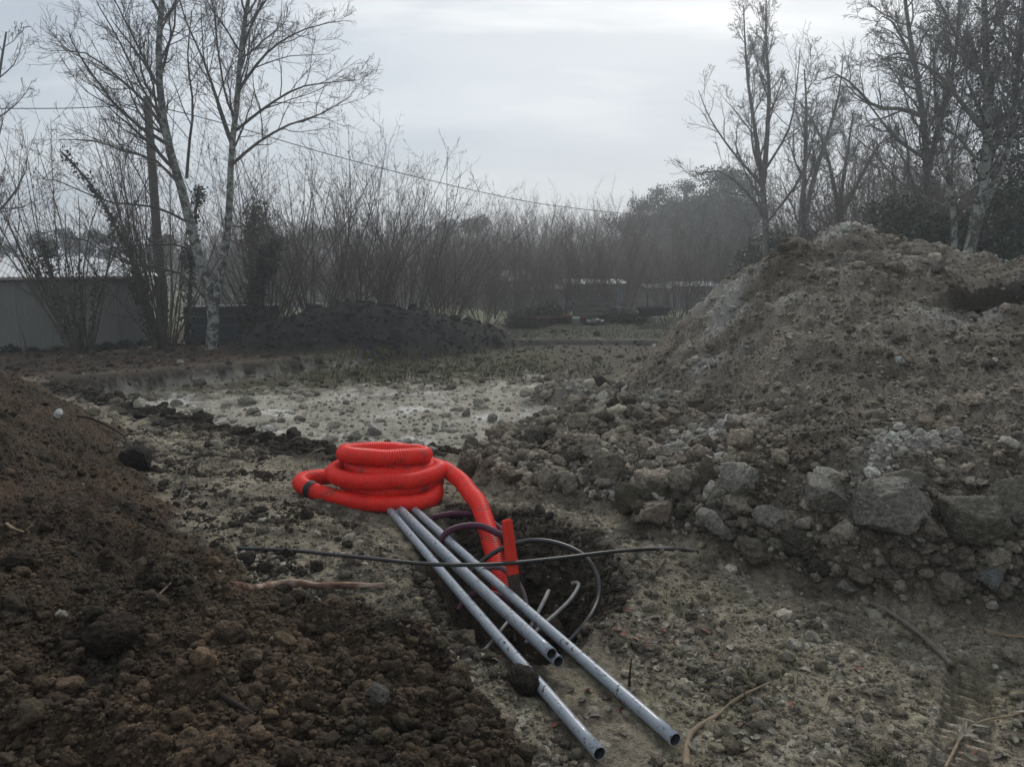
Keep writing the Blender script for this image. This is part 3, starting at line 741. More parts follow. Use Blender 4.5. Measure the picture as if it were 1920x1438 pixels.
# ------------------------------------------------------------------ red corrugated hose
def red_material():
    m, nt, b = new_mat("red_plastic"); q = NB(nt); v = q.coord("Object")
    n = q.noise(9, 4, 0.6, v); c = q.ramp(n, [(0.3, (.74, .018, .011)), (0.7, (.88, .030, .017))])
    dust = q.ramp(q.noise(34, 5, 0.7, v), [(0.54, 0.0), (0.72, 0.55)])
    c = q.mix(c, (.17, .085, .055), dust)
    c = q.mix(c, (.10, .065, .045), q.ramp(q.noise(7, 6, 0.75, v), [(0.55, 0.0), (0.66, 0.7)]))
    nt.links.new(c, b.inputs["Base Color"]); b.inputs["Roughness"].default_value = 0.45; b.inputs["Specular IOR Level"].default_value = 0.3
    b.inputs["Subsurface Weight"].default_value = 0.0
    return m
MAT_RED = red_material()
def ribbed(path, rad, pitch, depth, sides, step=4):
    """corrugated tube: crest, crest, valley, valley per rib"""
    s = np.r_[0, np.cumsum(np.linalg.norm(np.diff(path, axis=0), axis=1))]
    n = int(s[-1] / pitch); u = (np.arange(n)[:, None] + np.array([0.0, 0.45, 0.58, 0.87])[None]).ravel() * pitch
    P = np.stack([np.interp(u, s, path[:, k]) for k in range(3)], 1)
    rr = np.tile([rad, rad, rad - depth, rad - depth], n)
    return P, rr
HR = 0.060
cz = lambda z: z
def ring(cx, cy, rx, ry, z0, z1, a0, a1, n=14, tilt=0.0):
    a = np.linspace(R(a0), R(a1), n)
    z = np.linspace(z0, z1, n)
    return [(cx + rx * math.cos(t), cy + ry * math.sin(t), zz - tilt * math.sin(t)) for t, zz in zip(a, z)]
CX, CY = -0.98, 5.52
gz = hz(-1.0, 5.5)
B0 = 0.088
hose_pts = []
# lowest, long flat loop, then up the stack, all wound clockwise seen from above
low = [(-0.70, 5.62, B0 + .02), (-0.58, 5.48, B0 + .02), (-0.55, 5.30, B0 + .01), (-0.62, 5.17, B0), (-0.80, 5.13, B0), (-1.05, 5.16, B0), (-1.30, 5.26, B0 + .02), (-1.50, 5.37, B0 + .05), (-1.56, 5.48, B0 + .055), (-1.52, 5.60, B0 + .05), (-1.38, 5.74, B0 + .02), (-1.15, 5.84, B0 + .01)]
hose_pts += low
hose_pts += ring(-0.90, 5.50, 0.335, 0.29, B0 + .03, B0 + .10, 100, -240, 22)
hose_pts += ring(-0.90, 5.52, 0.285, 0.235, B0 + .12, B0 + .21, 90, -240, 20)
hose_pts += ring(-0.945, 5.52, 0.300, 0.235, B0 + .25, B0 + .265, 80, -250, 22, 0.035)
hose_pts += ring(-0.93, 5.50, 0.340, 0.27, B0 + .23, B0 + .17, 80, 45, 4)
hose_pts += ring(-0.92, 5.47, 0.390, 0.30, B0 + .150, B0 + .135, 10, -325, 24)
tail = [(-0.50, 5.55, B0 + .130), (-0.425, 5.42, B0 + .125), (-0.35, 5.25, B0 + .12), (-0.285, 5.06, B0 + .10), (-0.215, 4.85, B0 + .055), (-0.155, 4.62, B0 - .03), (-0.105, 4.42, B0 - .12), (-0.06, 4.22, B0 - .24), (-0.035, 4.12, B0 - .33)]
hose_pts += tail
hp = np.array(hose_pts); hp[:-5, 2] += gz
hp[12:-9] += np.random.default_rng(3).normal(0, .006, hp[12:-9].shape)
path = spline(hp, 1400)
# relax sharp joins
for _ in range(30): path[1:-1] = path[1:-1] * 0.5 + 0.25 * (path[:-2] + path[2:])
P_, r_ = ribbed(path, HR, 0.0160, 0.0045, 22)
v_, f_ = tube(P_, r_, 16, False)
hose = tag(obj("corrugated_hose", mesh_from("corrugated_hose", v_, np.array(f_), True), MAT_RED), "bright red corrugated hose coiled in a stack with its tail running into the hole", "hose")
MAT_TAPE = simple_mat("black_tape", (.012, .012, .012), (.02, .02, .02), 30, 0.5)
k_ = int(np.argmin(np.linalg.norm(path - np.array([-1.44, 5.33, gz + B0 + .04]), axis=1)))
tv, tf = tube(path[k_ - 3:k_ + 4], HR + 0.004, 20, False)
obj("tape_band", mesh_from("tape_band", tv, tf, True), MAT_TAPE, hose)

# ------------------------------------------------------------------ grey plastic pipes
def grey_pipe_material():
    m, nt, b = new_mat("grey_pipe"); q = NB(nt); v = q.coord("Object")
    c = q.ramp(q.noise(5, 4, 0.6, v), [(0.3, (.24, .27, .31)), (0.7, (.31, .34, .38))])
    n = q.noise(48, 3, 0.6, v); blot = q.noise(5, 2, 0.5, v)
    spk = q.math('MULTIPLY', q.ramp(n, [(0.585, 0.0), (0.635, 1.0)]), q.ramp(blot, [(0.40, 0.25), (0.58, 1.0)]))
    nrm = nt.nodes.new("ShaderNodeNewGeometry"); sep = nt.nodes.new("ShaderNodeSeparateXYZ"); nt.links.new(nrm.outputs["Normal"], sep.inputs[0])
    c = q.mix(c, (.035, .028, .022), spk)
    c = q.mix(c, (.16, .14, .11), q.ramp(q.noise(13, 5, 0.7, v), [(0.55, 0.0), (0.75, 0.5)]))
    nt.links.new(c, b.inputs["Base Color"]); b.inputs["Roughness"].default_value = 0.34; b.inputs["Specular IOR Level"].default_value = 0.5
    q.bump(spk, 0.004, 0.5, b)
    return m
MAT_PIPE = grey_pipe_material()
MAT_INNER = simple_mat("pipe_inner", (.04, .042, .045), (.06, .062, .065), 12, 0.7)
PR = 0.0248
def pipe(label, a, b, rad=PR):
    a, b = np.array(a, float), np.array(b, float); d = (b - a) / np.linalg.norm(b - a)
    root = empty("conduit_pipe", tuple(a)); L = np.linalg.norm(b - a)
    root.rotation_euler = Vector(d).to_track_quat('X', 'Z').to_euler()
    n = 24; sag = lambda t: -0.008 * math.sin(math.pi * t)
    xs = np.linspace(0, L, n); pts = np.c_[xs, np.zeros(n), [sag(t) for t in np.linspace(0, 1, n)]]
    vo, fo = tube(pts, rad, 24, False); vi, fi = tube(pts, rad - .003, 24, False); m = len(vo)
    f = fo + [(24 * (n - 1) + j, 24 * (n - 1) + (j + 1) % 24, m + 24 * (n - 1) + (j + 1) % 24, m + 24 * (n - 1) + j) for j in range(24)] + [(j, m + j, m + (j + 1) % 24, (j + 1) % 24) for j in range(24)]
    obj("pipe_wall", mesh_from("pipe_wall", np.vstack([vo, vi]), f, True), MAT_PIPE, root)
    vv, ff = tube(pts, rad - .0032, 20, False)
    obj("bore", mesh_from("bore", vv, [q[::-1] for q in ff], True), MAT_INNER, root)
    return tag(root, label, "pipe", "grey conduit pipes laid over the hole")
def ext(a, b, k): a, b = np.array(a), np.array(b); return a + (b - a) * k
fA, nA = atz(800, 975, 0.022), atz(1266, 1386, 0.030)
fB, nB = atz(745, 972, 0.022), atz(1124, 1412, 0.030)
fC, nC = atz(778, 980, 0.060), atz(1034, 1225, 0.105)
fD, nD = atz(762, 972, 0.020), atz(1047, 1240, 0.060)
pipe("longest grey pipe, its open end pointing at the dark soil lower right", ext(nA, fA, 1.14), nA)
pipe("grey pipe nearest the viewer, partly covered by a black clod", ext(nB, fB, 1.14), nB)
pipe("short grey pipe lying on top, open end over the hole's near rim", ext(nC, fC, 1.16), nC)
pipe("short grey pipe below another one with its end just showing", ext(nD, fD, 1.16), nD)

# ------------------------------------------------------------------ cables and ducts in the hole
MAT_CABLE = simple_mat("black_cable", (.010, .010, .011), (.028, .026, .024), 14, 0.42, 0.5)
MAT_CABLE_GREY = simple_mat("grey_cable", (.16, .15, .14), (.30, .29, .28), 18, 0.6, 0.4)
MAT_PURPLE = simple_mat("purple_duct", (.055, .012, .030), (.10, .022, .050), 14, 0.5, 0.4)
MAT_DUSTY = simple_mat("dusty_duct", (.10, .075, .085), (.16, .12, .13), 20, 0.7, 0.3)
def cable(name, label, pts, rad, mat, cat="cable", n=120, sides=10, rib=False, taper=None):
    p = spline(pts, n)
    if rib:
        P, r = ribbed(spline(pts, 400), rad, 0.008, 0.003, sides); v, f = tube(P, r, sides, True)
    else:
        rr = rad if taper is None else np.linspace(rad, rad * taper, n)
        v, f = tube(p, rr, sides, True)
    return tag(obj(name, mesh_from(name, v, f, True), mat), label, cat)
def onsurf(px, py, lift=0.01, zz=0.0):
    p = atz(px, py, zz)
    for _ in range(6): p = atz(px, py, hz(p[0], p[1]) + lift)
    return tuple(p)
cable("cable", "long thin black cable lying straight across the grey pipes", [onsurf(446, 1028, .012), onsurf(510, 1030, .02), onsurf(560, 1033, .025), onsurf(610, 1038, .04), onsurf(660, 1043, .055), onsurf(715, 1049, .075), atz(785, 1056, .165), atz(862, 1059, .165), atz(950, 1056, .15), atz(1050, 1046, .14), atz(1150, 1034, .12), onsurf(1230, 1029, .02), onsurf(1290, 1031, .012), onsurf(1310, 1036, .0)], 0.0105, MAT_CABLE)
cable("cable", "thick black cable bent in a wide loop above the hole", [aty(880, 1075, 4.15), aty(910, 1047, 4.2), aty(950, 1024, 4.22), aty(1000, 1013, 4.22), aty(1050, 1020, 4.18), aty(1095, 1042, 4.1), aty(1120, 1080, 3.98), aty(1122, 1120, 3.85), aty(1105, 1158, 3.7), aty(1075, 1195, 3.6), aty(1050, 1215, 3.55)], 0.0145, MAT_CABLE)
cable("cable", "short grey cable end pointing up left in the hole", [aty(1029, 1107, 3.95), aty(1018, 1130, 3.85), aty(1000, 1165, 3.75), aty(985, 1195, 3.7)], 0.011, MAT_CABLE_GREY)
cable("cable", "grey cable with a hooked tip inside the hole", [aty(1072, 1094, 4.0), aty(1082, 1092, 3.98), aty(1084, 1100, 3.95), aty(1068, 1125, 3.85), aty(1040, 1152, 3.75), aty(1010, 1178, 3.65), aty(985, 1205, 3.6)], 0.010, MAT_CABLE_GREY)
cable("corrugated_duct", "purple ribbed duct arching behind the red hose tail", [onsurf(812, 969, .015), aty(850, 963, 4.95), aty(895, 965, 4.85), aty(930, 985, 4.7), aty(950, 1008, 4.5), aty(958, 1060, 4.2), aty(972, 1100, 4.0), aty(985, 1145, 3.85)], 0.021, MAT_PURPLE, "duct", rib=True, sides=12)
cable("corrugated_duct", "purple ribbed duct in a low arch in front of the red hose tail's start", [aty(826, 1020, 4.55), aty(838, 998, 4.55), aty(866, 987, 4.55), aty(900, 986, 4.5), aty(930, 998, 4.42), aty(952, 1012, 4.35), aty(968, 1060, 4.15)], 0.021, MAT_PURPLE, "duct", rib=True, sides=12)
cable("corrugated_duct", "dusty grey duct curving past the foot of the stake", [aty(900, 1075, 4.05), aty(915, 1064, 4.05), aty(938, 1064, 4.02), aty(958, 1078, 3.98), aty(978, 1105, 3.92), aty(986, 1135, 3.85), aty(985, 1160, 3.8)], 0.016, MAT_DUSTY, "duct", rib=True, sides=12)
cable("corrugated_duct", "dark purple duct deep under the grey pipes", [aty(858, 1145, 3.95), aty(872, 1125, 4.0), aty(900, 1112, 4.0), aty(935, 1118, 3.95), aty(960, 1140, 3.85), aty(965, 1180, 3.75)], 0.021, MAT_PURPLE, "duct", rib=True, sides=12)
cable("root", "pale stub of root under the grey pipes at the hole's near rim", [onsurf(905, 1222, .0), aty(922, 1203, 3.35), aty(940, 1180, 3.5), aty(952, 1165, 3.6)], 0.008, MAT_CABLE_GREY, "root")

# ------------------------------------------------------------------ red stake
def stake():
    m, nt, b = new_mat("stake_paint"); q = NB(nt); v = q.coord("Object")
    n = q.noise(20, 5, 0.6, q.scaled(v, (1, 1, .2)))
    c = q.ramp(n, [(0.3, (.55, .022, .010)), (0.7, (.70, .045, .022))])
    c = q.mix(c, (.25, .06, .03), q.ramp(q.noise(60, 4, 0.7, v), [(0.6, 0.0), (0.75, 0.7)]))
    nt.links.new(c, b.inputs["Base Color"]); b.inputs["Roughness"].default_value = 0.7
    top, bot = aty(960, 972, 3.95), aty(970, 1145, 3.83)
    d = top - bot; L = np.linalg.norm(d); root = empty("survey_stake", tuple(bot)); root.rotation_euler = Vector(d).to_track_quat('Z', 'Y').to_euler()
    root.rotation_euler.z += 0.25
    def prism(z0, z1, w0, w1, t, chamf=0.0):
        return [(-w0, -t, z0), (w0, -t, z0), (w0, t, z0), (-w0, t, z0), (-w1, -t, z1), (w1, -t, z1), (w1, t, z1), (-w1, t, z1)]
    F = [(3, 2, 1, 0), (0, 1, 5, 4), (1, 2, 6, 5), (2, 3, 7, 6), (3, 0, 4, 7)]
    k = 0.40 * L
    a = MB().add(prism(k, L - .012, .030, .026, .014), F).add([(-.026, -.014, L - .012), (.026, -.014, L - .012), (.026, .014, L - .012), (-.026, .014, L - .012), (-.020, -.009, L), (.021, -.009, L - .002), (.021, .009, L - .002), (-.020, .009, L)], F[1:] + [(4, 5, 6, 7)])
    obj("painted_head", a.mesh("painted_head"), m, root)
    mud = MB().add(prism(-.25, k, .012, .031, .0145), F)
    obj("muddy_foot", mud.mesh("muddy_foot"), simple_mat("muddy_wood", (.035, .026, .02), (.075, .05, .038), 18, 0.9, bump=0.5), root)
    tag(root, "red painted wooden stake standing upright in the hole", "stake")
stake()

# ------------------------------------------------------------------ sticks, roots and twigs
MAT_BARK = simple_mat("twig_bark", (.06, .045, .032), (.13, .10, .07), 26, 0.9, bump=0.5)
MAT_TWIG_PALE = simple_mat("pale_twig", (.17, .13, .085), (.27, .21, .14), 26, 0.85, bump=0.5)
MAT_CABLE_GREY2 = simple_mat("grey_root", (.11, .095, .075), (.19, .17, .14), 26, 0.85, bump=0.5)
MAT_ROOT = simple_mat("dark_root", (.022, .016, .013), (.05, .035, .028), 26, 0.9, bump=0.5)
def peeled_material():
    m, nt, b = new_mat("peeled_branch"); q = NB(nt); v = q.coord("Object")
    n = q.noise(9, 5, 0.65, q.scaled(v, (.5, 2, 2)))
    c = q.ramp(n, [(0.36, (.055, .028, .020)), (0.50, (.17, .10, .07)), (0.64, (.36, .30, .24))])
    nt.links.new(c, b.inputs["Base Color"]); q.bump(n, .01, .5, b); return m
def stick(name, label, pix, r0, r1, mat, lift=None, cat="twig", side=None, seed=0):
    rng = random.Random(seed)
    pts = [onsurf(a, b, (lift[k] if lift else r0 * 0.8)) for k, (a, b) in enumerate(pix)]
    n = 60; p = spline(pts, n)
    rr = np.linspace(r0, r1, n) * (1 + 0.12 * np.sin(np.linspace(0, 19, n)) + 0.10 * pnoise(np.linspace(0, 14, n), np.full(n, seed + .5), seed))
    v, f = tube(p, rr, 9, True)
    me = mesh_from(name, v, f, True)
    if not side: return tag(obj(name, me, mat), label, cat)
    root = empty(name, tuple(p[0])); o = obj("stem", me, mat, root); o.location = -Vector(p[0])
    for (t, dx, dy, dz, L) in side:
        k = int(t * (n - 1)); b0 = p[k]; d = np.array([dx, dy, dz], float); d /= np.linalg.norm(d)
        q = spline([b0, b0 + d * L * .5 + np.array([0, 0, .03 * L]), b0 + d * L], 14)
        vv, ff = tube(q, np.linspace(rr[k] * .5, rr[k] * .2, 14), 6, True)
        w = obj("side_twig", mesh_from("side_twig", vv, ff, True), mat, root); w.location = -Vector(p[0])
    return tag(root, label, cat)
stick("branch", "pinkish peeled branch lying on the soil left of the hole", [(432, 1098), (470, 1104), (520, 1096), (560, 1093), (600, 1098), (660, 1097), (722, 1098)], 0.026, 0.013, peeled_material(), cat="branch", lift=[.012, .02, .03, .035, .03, .03, .02], side=[(0.36, .02, -.1, -.9, .12)])
stick("root", "curved grey brown root on the sandy ground below the heap", [(1624, 1127), (1665, 1145), (1715, 1180), (1752, 1212), (1784, 1246)], 0.013, 0.013, MAT_CABLE_GREY2, cat="root", lift=[.01, .02, .022, .02, .008])
stick("twig", "bent pale stick by the end of the longest pipe", [(1287, 1438), (1288, 1400), (1300, 1370), (1345, 1340), (1390, 1305), (1442, 1280)], 0.013, 0.005, MAT_TWIG_PALE, side=[(0.55, .6, .5, .12, .16)])
stick("twig", "dark arched twig at the crest by the white chalk lump", [(128, 780), (165, 783), (205, 800), (232, 818), (242, 842)], 0.011, 0.008, MAT_ROOT, lift=[.01, .05, .07, .05, .0])
stick("root", "dark root arching out of the black root clod to the left", [(196, 862), (225, 850), (262, 845), (300, 846)], 0.009, 0.006, MAT_ROOT, lift=[0, .03, .04, .01], cat="root")
stick("root", "thin dark root arching to the right past the black root clod", [(298, 885), (320, 868), (360, 858), (395, 853), (428, 856)], 0.008, 0.005, MAT_ROOT, lift=[0, .05, .06, .05, .01], cat="root")
stick("root", "small hooked root right of the black root clod", [(322, 872), (340, 868), (350, 880), (345, 905), (338, 930), (322, 948)], 0.006, 0.008, MAT_ROOT, lift=[.03, .05, .05, .04, .02, 0], cat="root")
stick("twig", "pale forked twig on the brown bank at the left edge", [(0, 972), (25, 990), (52, 998), (60, 985)], 0.008, 0.004, MAT_TWIG_PALE, side=[(0.7, .3, .6, .5, .06)])
stick("twig", "thin twigs fanning on the ground left of the hose, darkest one", [(515, 925), (550, 942), (590, 955), (625, 968)], 0.006, 0.003, MAT_ROOT, side=[(.3, 1, .1, .1, .2), (.55, 1, -.3, .1, .15)])
stick("twig", "forked brown twig at the bottom of the brown bank", [(400, 1398), (440, 1382), (478, 1362), (495, 1346)], 0.006, 0.005, MAT_BARK, side=[(.8, .4, -.3, -.1, .07), (.4, .4, -.2, .1, .08)])
stick("twig", "thin twig low on the brown bank left of the forked one", [(315, 1425), (350, 1395), (375, 1375), (402, 1364)], 0.005, 0.003, MAT_BARK)
stick("root", "short thick dark root in the brown bank", [(412, 1300), (440, 1318), (478, 1340)], 0.010, 0.008, MAT_ROOT, cat="root")
stick("twig", "crooked hair root on the brown bank below the black cable", [(286, 1142), (296, 1118), (318, 1095), (334, 1078)], 0.006, 0.003, MAT_BARK)
stick("twig", "fine twig near the middle of the brown bank", [(135, 1226), (160, 1215), (185, 1200), (200, 1185)], 0.005, 0.003, MAT_BARK)
stick("twig", "upright thin twig stuck in the soil right of the pipes", [(1180, 1285), (1181, 1262), (1184, 1235)], 0.006, 0.003, MAT_ROOT, lift=[0, .06, .13])
stick("twig", "thin twig hanging over the right rim of the hole", [(1248, 1048), (1225, 1075), (1190, 1095), (1165, 1118)], 0.005, 0.003, MAT_BARK, lift=[.01, .02, .03, .03])
stick("twig", "small pale bent twig on the open sand", [(1640, 1212), (1644, 1198), (1656, 1190)], 0.006, 0.003, MAT_TWIG_PALE)
stick("twig", "pale twig at the toe of the heap by the right edge", [(1846, 1180), (1880, 1190), (1920, 1194)], 0.009, 0.006, MAT_TWIG_PALE)
stick("root", "thin root lying on the pit side behind the hose", [(590, 900), (575, 862), (600, 842), (640, 838)], 0.004, 0.003, MAT_TWIG_PALE, lift=[.02, .12, .15, .05], cat="root")

# leafy sprig at the lower right
def leaf_mesh(name, L, W, curl, seed):
    n = 6; v = []; rng = random.Random(seed)
    for k in range(n + 1):
        t = k / n; w = W * math.sin(math.pi * min(1, t * .96 + .02)) ** .8; z = curl * math.sin(t * 2.6) * L
        v += [(t * L, -w, z + .25 * w), (t * L, 0, z), (t * L, w, z + .25 * w)]
    f = []
    for k in range(n):
        for j in (0, 1): f.append((k * 3 + j, k * 3 + j + 1, k * 3 + j + 4, k * 3 + j + 3))
    return mesh_from(name, v, f, True)
def leaf_mat(name, c1, c2):
    m = simple_mat(name, c1, c2, 60, 0.6, 0.3); return m
MAT_LEAF_GREY = leaf_mat("dry_leaf_grey", (.13, .12, .085), (.22, .20, .15))
MAT_LEAF_DARK = leaf_mat("dead_leaf_dark", (.022, .017, .013), (.06, .042, .03))
MAT_LEAF_RED = leaf_mat("dead_leaf_red", (.085, .020, .012), (.14, .035, .02))
MAT_LEAF_GREEN = leaf_mat("green_leaf", (.055, .075, .025), (.09, .11, .04))
sp_pts = [onsurf(1772, 1440, .012), onsurf(1790, 1405, .015), onsurf(1806, 1375, .02), onsurf(1840, 1352, .02), onsurf(1890, 1342, .02), onsurf(1925, 1335, .012)]
sprig = empty("leafy_sprig", sp_pts[0])
spp = spline(sp_pts, 50); sv, sf = tube(spp, np.linspace(.006, .003, 50), 8, True)
w_ = obj("stem", mesh_from("stem", sv, sf, True), MAT_TWIG_PALE, sprig); w_.location = -Vector(sp_pts[0])
rng_ = random.Random(4)
for k in range(18):
    b0 = spp[int(rng_.uniform(12, 49))]; L = rng_.uniform(.05, .085)
    o = obj("leaf", leaf_mesh("leaf", L, L * .11, rng_.uniform(-.1, .15), k), MAT_LEAF_GREY if k % 4 else MAT_LEAF_DARK, sprig, tuple(Vector(b0) - Vector(sp_pts[0]) + Vector((0, 0, .012))), (rng_.uniform(-.5, .5), rng_.uniform(-.25, .1), rng_.choice([-1, 1]) * rng_.uniform(.2, 1.3)))
tag(sprig, "dry leafy sprig lying in the lower right corner", "sprig")

# scattered dead leaves
def leaves(name, spots, n, mats, seed, spread, size):
    rng = np.random.default_rng(seed)
    proto = [leaf_mesh("leaf_litter", 1, .32, rng.uniform(-.15, .2), k) for k in range(4)]
    for kk, mat in enumerate(mats):
        mb = MB()
        for _ in range(n * (5, 1, 3)[kk] // 9):
            px, py = spots[rng.integers(0, len(spots))]; px += rng.normal(0, spread[0]); py += rng.normal(0, spread[1])
            p = onsurf(px, min(py, 1436), .008); s = rng.uniform(*size)
            q = proto[rng.integers(0, 4)]; v = np.array([w.co[:] for w in q.vertices]) * s
            M = np.array(Matrix.Rotation(rng.uniform(0, 6.28), 3, 'Z') @ Matrix.Rotation(rng.uniform(-.6, .6), 3, 'X') @ Matrix.Rotation(rng.uniform(-.4, .4), 3, 'Y'))
            mb.add(v @ M.T + np.array(p), [tuple(f.vertices) for f in q.polygons])
        tag(obj(name, mb.mesh(name, True), mat), ["dark dead leaves littering the soil around the hole", "reddish dead leaves littering the soil around the hole", "dry grey leaves littering the ground"][kk], "leaf litter", kind="stuff")
leaves("leaf_litter", [(1220, 1200), (1250, 1215), (1180, 1190), (1480, 1330), (1330, 1250), (1400, 1380), (1150, 1290), (1120, 1330), (880, 1230), (700, 1010), (720, 1050), (1850, 1400), (1600, 1270)], 200, [MAT_LEAF_DARK, MAT_LEAF_RED, MAT_LEAF_GREY], 9, (38, 22), (.025, .055))
for lab, px, py in (("bright red dead leaf right of the hole", 1332, 1190), ("red dead leaf under the grey pipe ends", 940, 1228), ("dark red leaf on the hole's right rim", 1165, 1186)):
    p = onsurf(px, py, .012)
    tag(obj("fallen_leaf", leaf_mesh("fallen_leaf", .06, .018, .1, px), MAT_LEAF_RED, None, p, (.3, -.2, px * .7)), lab, "leaf")
# short grass and moss tufts
def tufts(name, spots, n, seed, spread, h, mat, label):
    rng = np.random.default_rng(seed); v = []; f = []
    for _ in range(n):
        px, py = spots[rng.integers(0, len(spots))]; px += rng.normal(0, spread[0]); py += rng.normal(0, spread[1])
        p = np.array(onsurf(px, min(max(py, 610), 1436), -.004))
        for _ in range(5):
            a = rng.uniform(0, 6.28); L = rng.uniform(*h); lean = rng.uniform(.2, 1.1); w = L * .06
            d = np.array([math.cos(a), math.sin(a), 0]); s = np.array([-d[1], d[0], 0]) * w
            q = p + rng.normal(0, .012, 3) * (1, 1, 0); k = len(v)
            v += [q - s, q + s, q + d * L * lean * .4 + (0, 0, L * .7) + s * .7, q + d * L * lean * .4 + (0, 0, L * .7) - s * .7, q + d * L * lean + (0, 0, L * .85)]
            f += [(k, k + 1, k + 2, k + 3), (k + 3, k + 2, k + 4)]
    tag(obj(name, mesh_from(name, v, f), mat), label, "grass", kind="stuff")
MAT_GRASS = simple_mat("short_grass", (.045, .055, .018), (.095, .095, .035), 30, 0.8)
MAT_STRAW = simple_mat("straw", (.15, .13, .075), (.24, .21, .13), 30, 0.8)
tufts("grass_tufts", [(340, 830), (380, 860), (420, 880), (300, 800), (200, 770), (840, 1150), (830, 1165), (1240, 1120), (1660, 1425), (600, 960)], 230, 3, (34, 16), (.012, .035), MAT_GRASS, "sparse short grass on the disturbed ground")
tufts("weed_tufts", [(700, 690), (760, 695), (820, 690), (880, 685), (950, 690), (1010, 695), (640, 700), (1080, 690)], 900, 5, (60, 14), (.04, .13), MAT_GRASS, "low green weeds over the back of the pit floor")
tufts("dry_stalks", [(700, 690), (820, 680), (950, 690), (500, 740), (700, 760), (400, 700), (620, 1020), (1400, 1260), (600, 900)], 220, 6, (80, 26), (.02, .06), MAT_STRAW, "dry straw stalks strewn over the dug ground")

# ------------------------------------------------------------------ trees
def tubes_batch(P, Rd, sides):
    """P (M,n,3), Rd (M,n) -> verts, quads"""
    M, n, _ = P.shape
    T = np.gradient(P, axis=1); T /= np.linalg.norm(T, axis=2, keepdims=True) + 1e-9
    mean = P[:, -1] - P[:, 0]; mean /= np.linalg.norm(mean, axis=1, keepdims=True) + 1e-9
    ref = np.where(np.abs(mean[:, 2:3]) < 0.8, np.array([[0, 0, 1.0]]), np.array([[1.0, 0.2, 0]]))
    U = np.cross(T, ref[:, None]); U /= np.linalg.norm(U, axis=2, keepdims=True) + 1e-9
    V = np.cross(T, U)
    a = np.linspace(0, 2 * np.pi, sides, endpoint=False)
    v = P[:, :, None] + Rd[:, :, None, None] * (np.cos(a)[None, None, :, None] * U[:, :, None] + np.sin(a)[None, None, :, None] * V[:, :, None])
    base = (np.arange(M) * n * sides)[:, None, None]; i = np.arange(n - 1)[None, :, None] * sides; j = np.arange(sides)[None, None]; j2 = (j + 1) % sides
    f = np.stack([base + i + j, base + i + j2, base + i + sides + j2, base + i + sides + j], -1).reshape(-1, 4)
    return v.reshape(-1, 3), f
def join_vf(parts):
    vs, fs, k = [], [], 0
    for v, f in parts: vs.append(v); fs.append(f + k); k += len(v)
    return np.vstack(vs), np.vstack(fs)
def grow(rng, P, Rd, K, t0, t1, ang, lenf, n, up=0.1, wig=0.12, rfrac=0.55, tip=0.25, minr=0.002, droop=0.0, lencap=None, tshape=0.6):
    M, m, _ = P.shape
    seg = np.linalg.norm(np.diff(P, axis=1), axis=2); L = seg.sum(1)
    t = (np.arange(K)[None] + rng.uniform(0, 1, (M, K))) / K * (t1 - t0) + t0
    ft = t * (m - 1); i = np.minimum(ft.astype(int), m - 2); a = (ft - i)[..., None]
    b = np.arange(M)[:, None]
    pos = P[b, i] * (1 - a) + P[b, i + 1] * a
    tan = P[b, i + 1] - P[b, i]; tan = tan / (np.linalg.norm(tan, axis=2, keepdims=True) + 1e-9)
    rad = Rd[b, i] * (1 - a[..., 0]) + Rd[b, i + 1] * a[..., 0]
    rv = rng.normal(size=(M, K, 3)); perp = rv - tan * (rv * tan).sum(2, keepdims=True); perp /= np.linalg.norm(perp, axis=2, keepdims=True) + 1e-9
    an = R(1) * rng.normal(ang[0], ang[1], (M, K))[..., None]
    d = np.cos(an) * tan + np.sin(an) * perp
    ln = L[:, None] * lenf * (1 - tshape * t) * rng.uniform(.6, 1.25, (M, K))
    if lencap: ln = np.minimum(ln, lencap)
    pos, d, ln, rad = pos.reshape(-1, 3), d.reshape(-1, 3), ln.ravel(), rad.ravel()
    out = [pos]; dd = d
    for k in range(1, n):
        dd = dd + rng.normal(0, wig, dd.shape) + np.array([0, 0, up - droop * k / n])
        dd /= np.linalg.norm(dd, axis=1, keepdims=True)
        out.append(out[-1] + dd * (ln / (n - 1))[:, None])
    C = np.stack(out, 1)
    r0 = np.maximum(rad * rfrac * rng.uniform(.7, 1.1, rad.shape), minr)
    CR = np.maximum(r0[:, None] * np.linspace(1, tip, n)[None], minr * .7)
    return C, CR
def poly(pts, n): return spline(pts, n)[None]
def rad(r0, r1, n, p=1.0): return (r0 + (r1 - r0) * np.linspace(0, 1, n) ** p)[None]

def bark_material(name, dark, mid, lichen, amount, scale=7.0):
    m, nt, b = new_mat(name); q = NB(nt); v = q.coord("Object")
    st = q.scaled(v, (1, 1, .45))
    c = q.ramp(q.noise(scale * 2.2, 5, 0.65, st), [(0.3, dark), (0.7, mid)])
    l = q.noise(scale, 6, 0.7, v, 0.6)
    c = q.mix(c, lichen, q.ramp(l, [(0.62 - amount, 0.0), (0.70 - amount, 1.0)]))
    c = q.mix(c, (dark[0] * .8, dark[1] * .8, dark[2] * .8), q.ramp(q.noise(scale * 5, 3, 0.6, v), [(0.58, 0.0), (0.68, 0.8)]))
    nt.links.new(c, b.inputs["Base Color"]); q.bump(q.noise(scale * 6, 5, 0.6, st), .02, .6, b)
    return m
MAT_LICHEN = bark_material("lichen_bark", (.045, .042, .036), (.085, .08, .07), (.28, .30, .27), 0.16, 7)
MAT_LICHEN_TWIG = bark_material("lichen_twigs", (.05, .045, .04), (.09, .082, .07), (.20, .20, .18), 0.05, 5)
MAT_HAZEL = bark_material("hazel_bark", (.065, .053, .042), (.13, .107, .083), (.20, .18, .145), 0.03, 8)
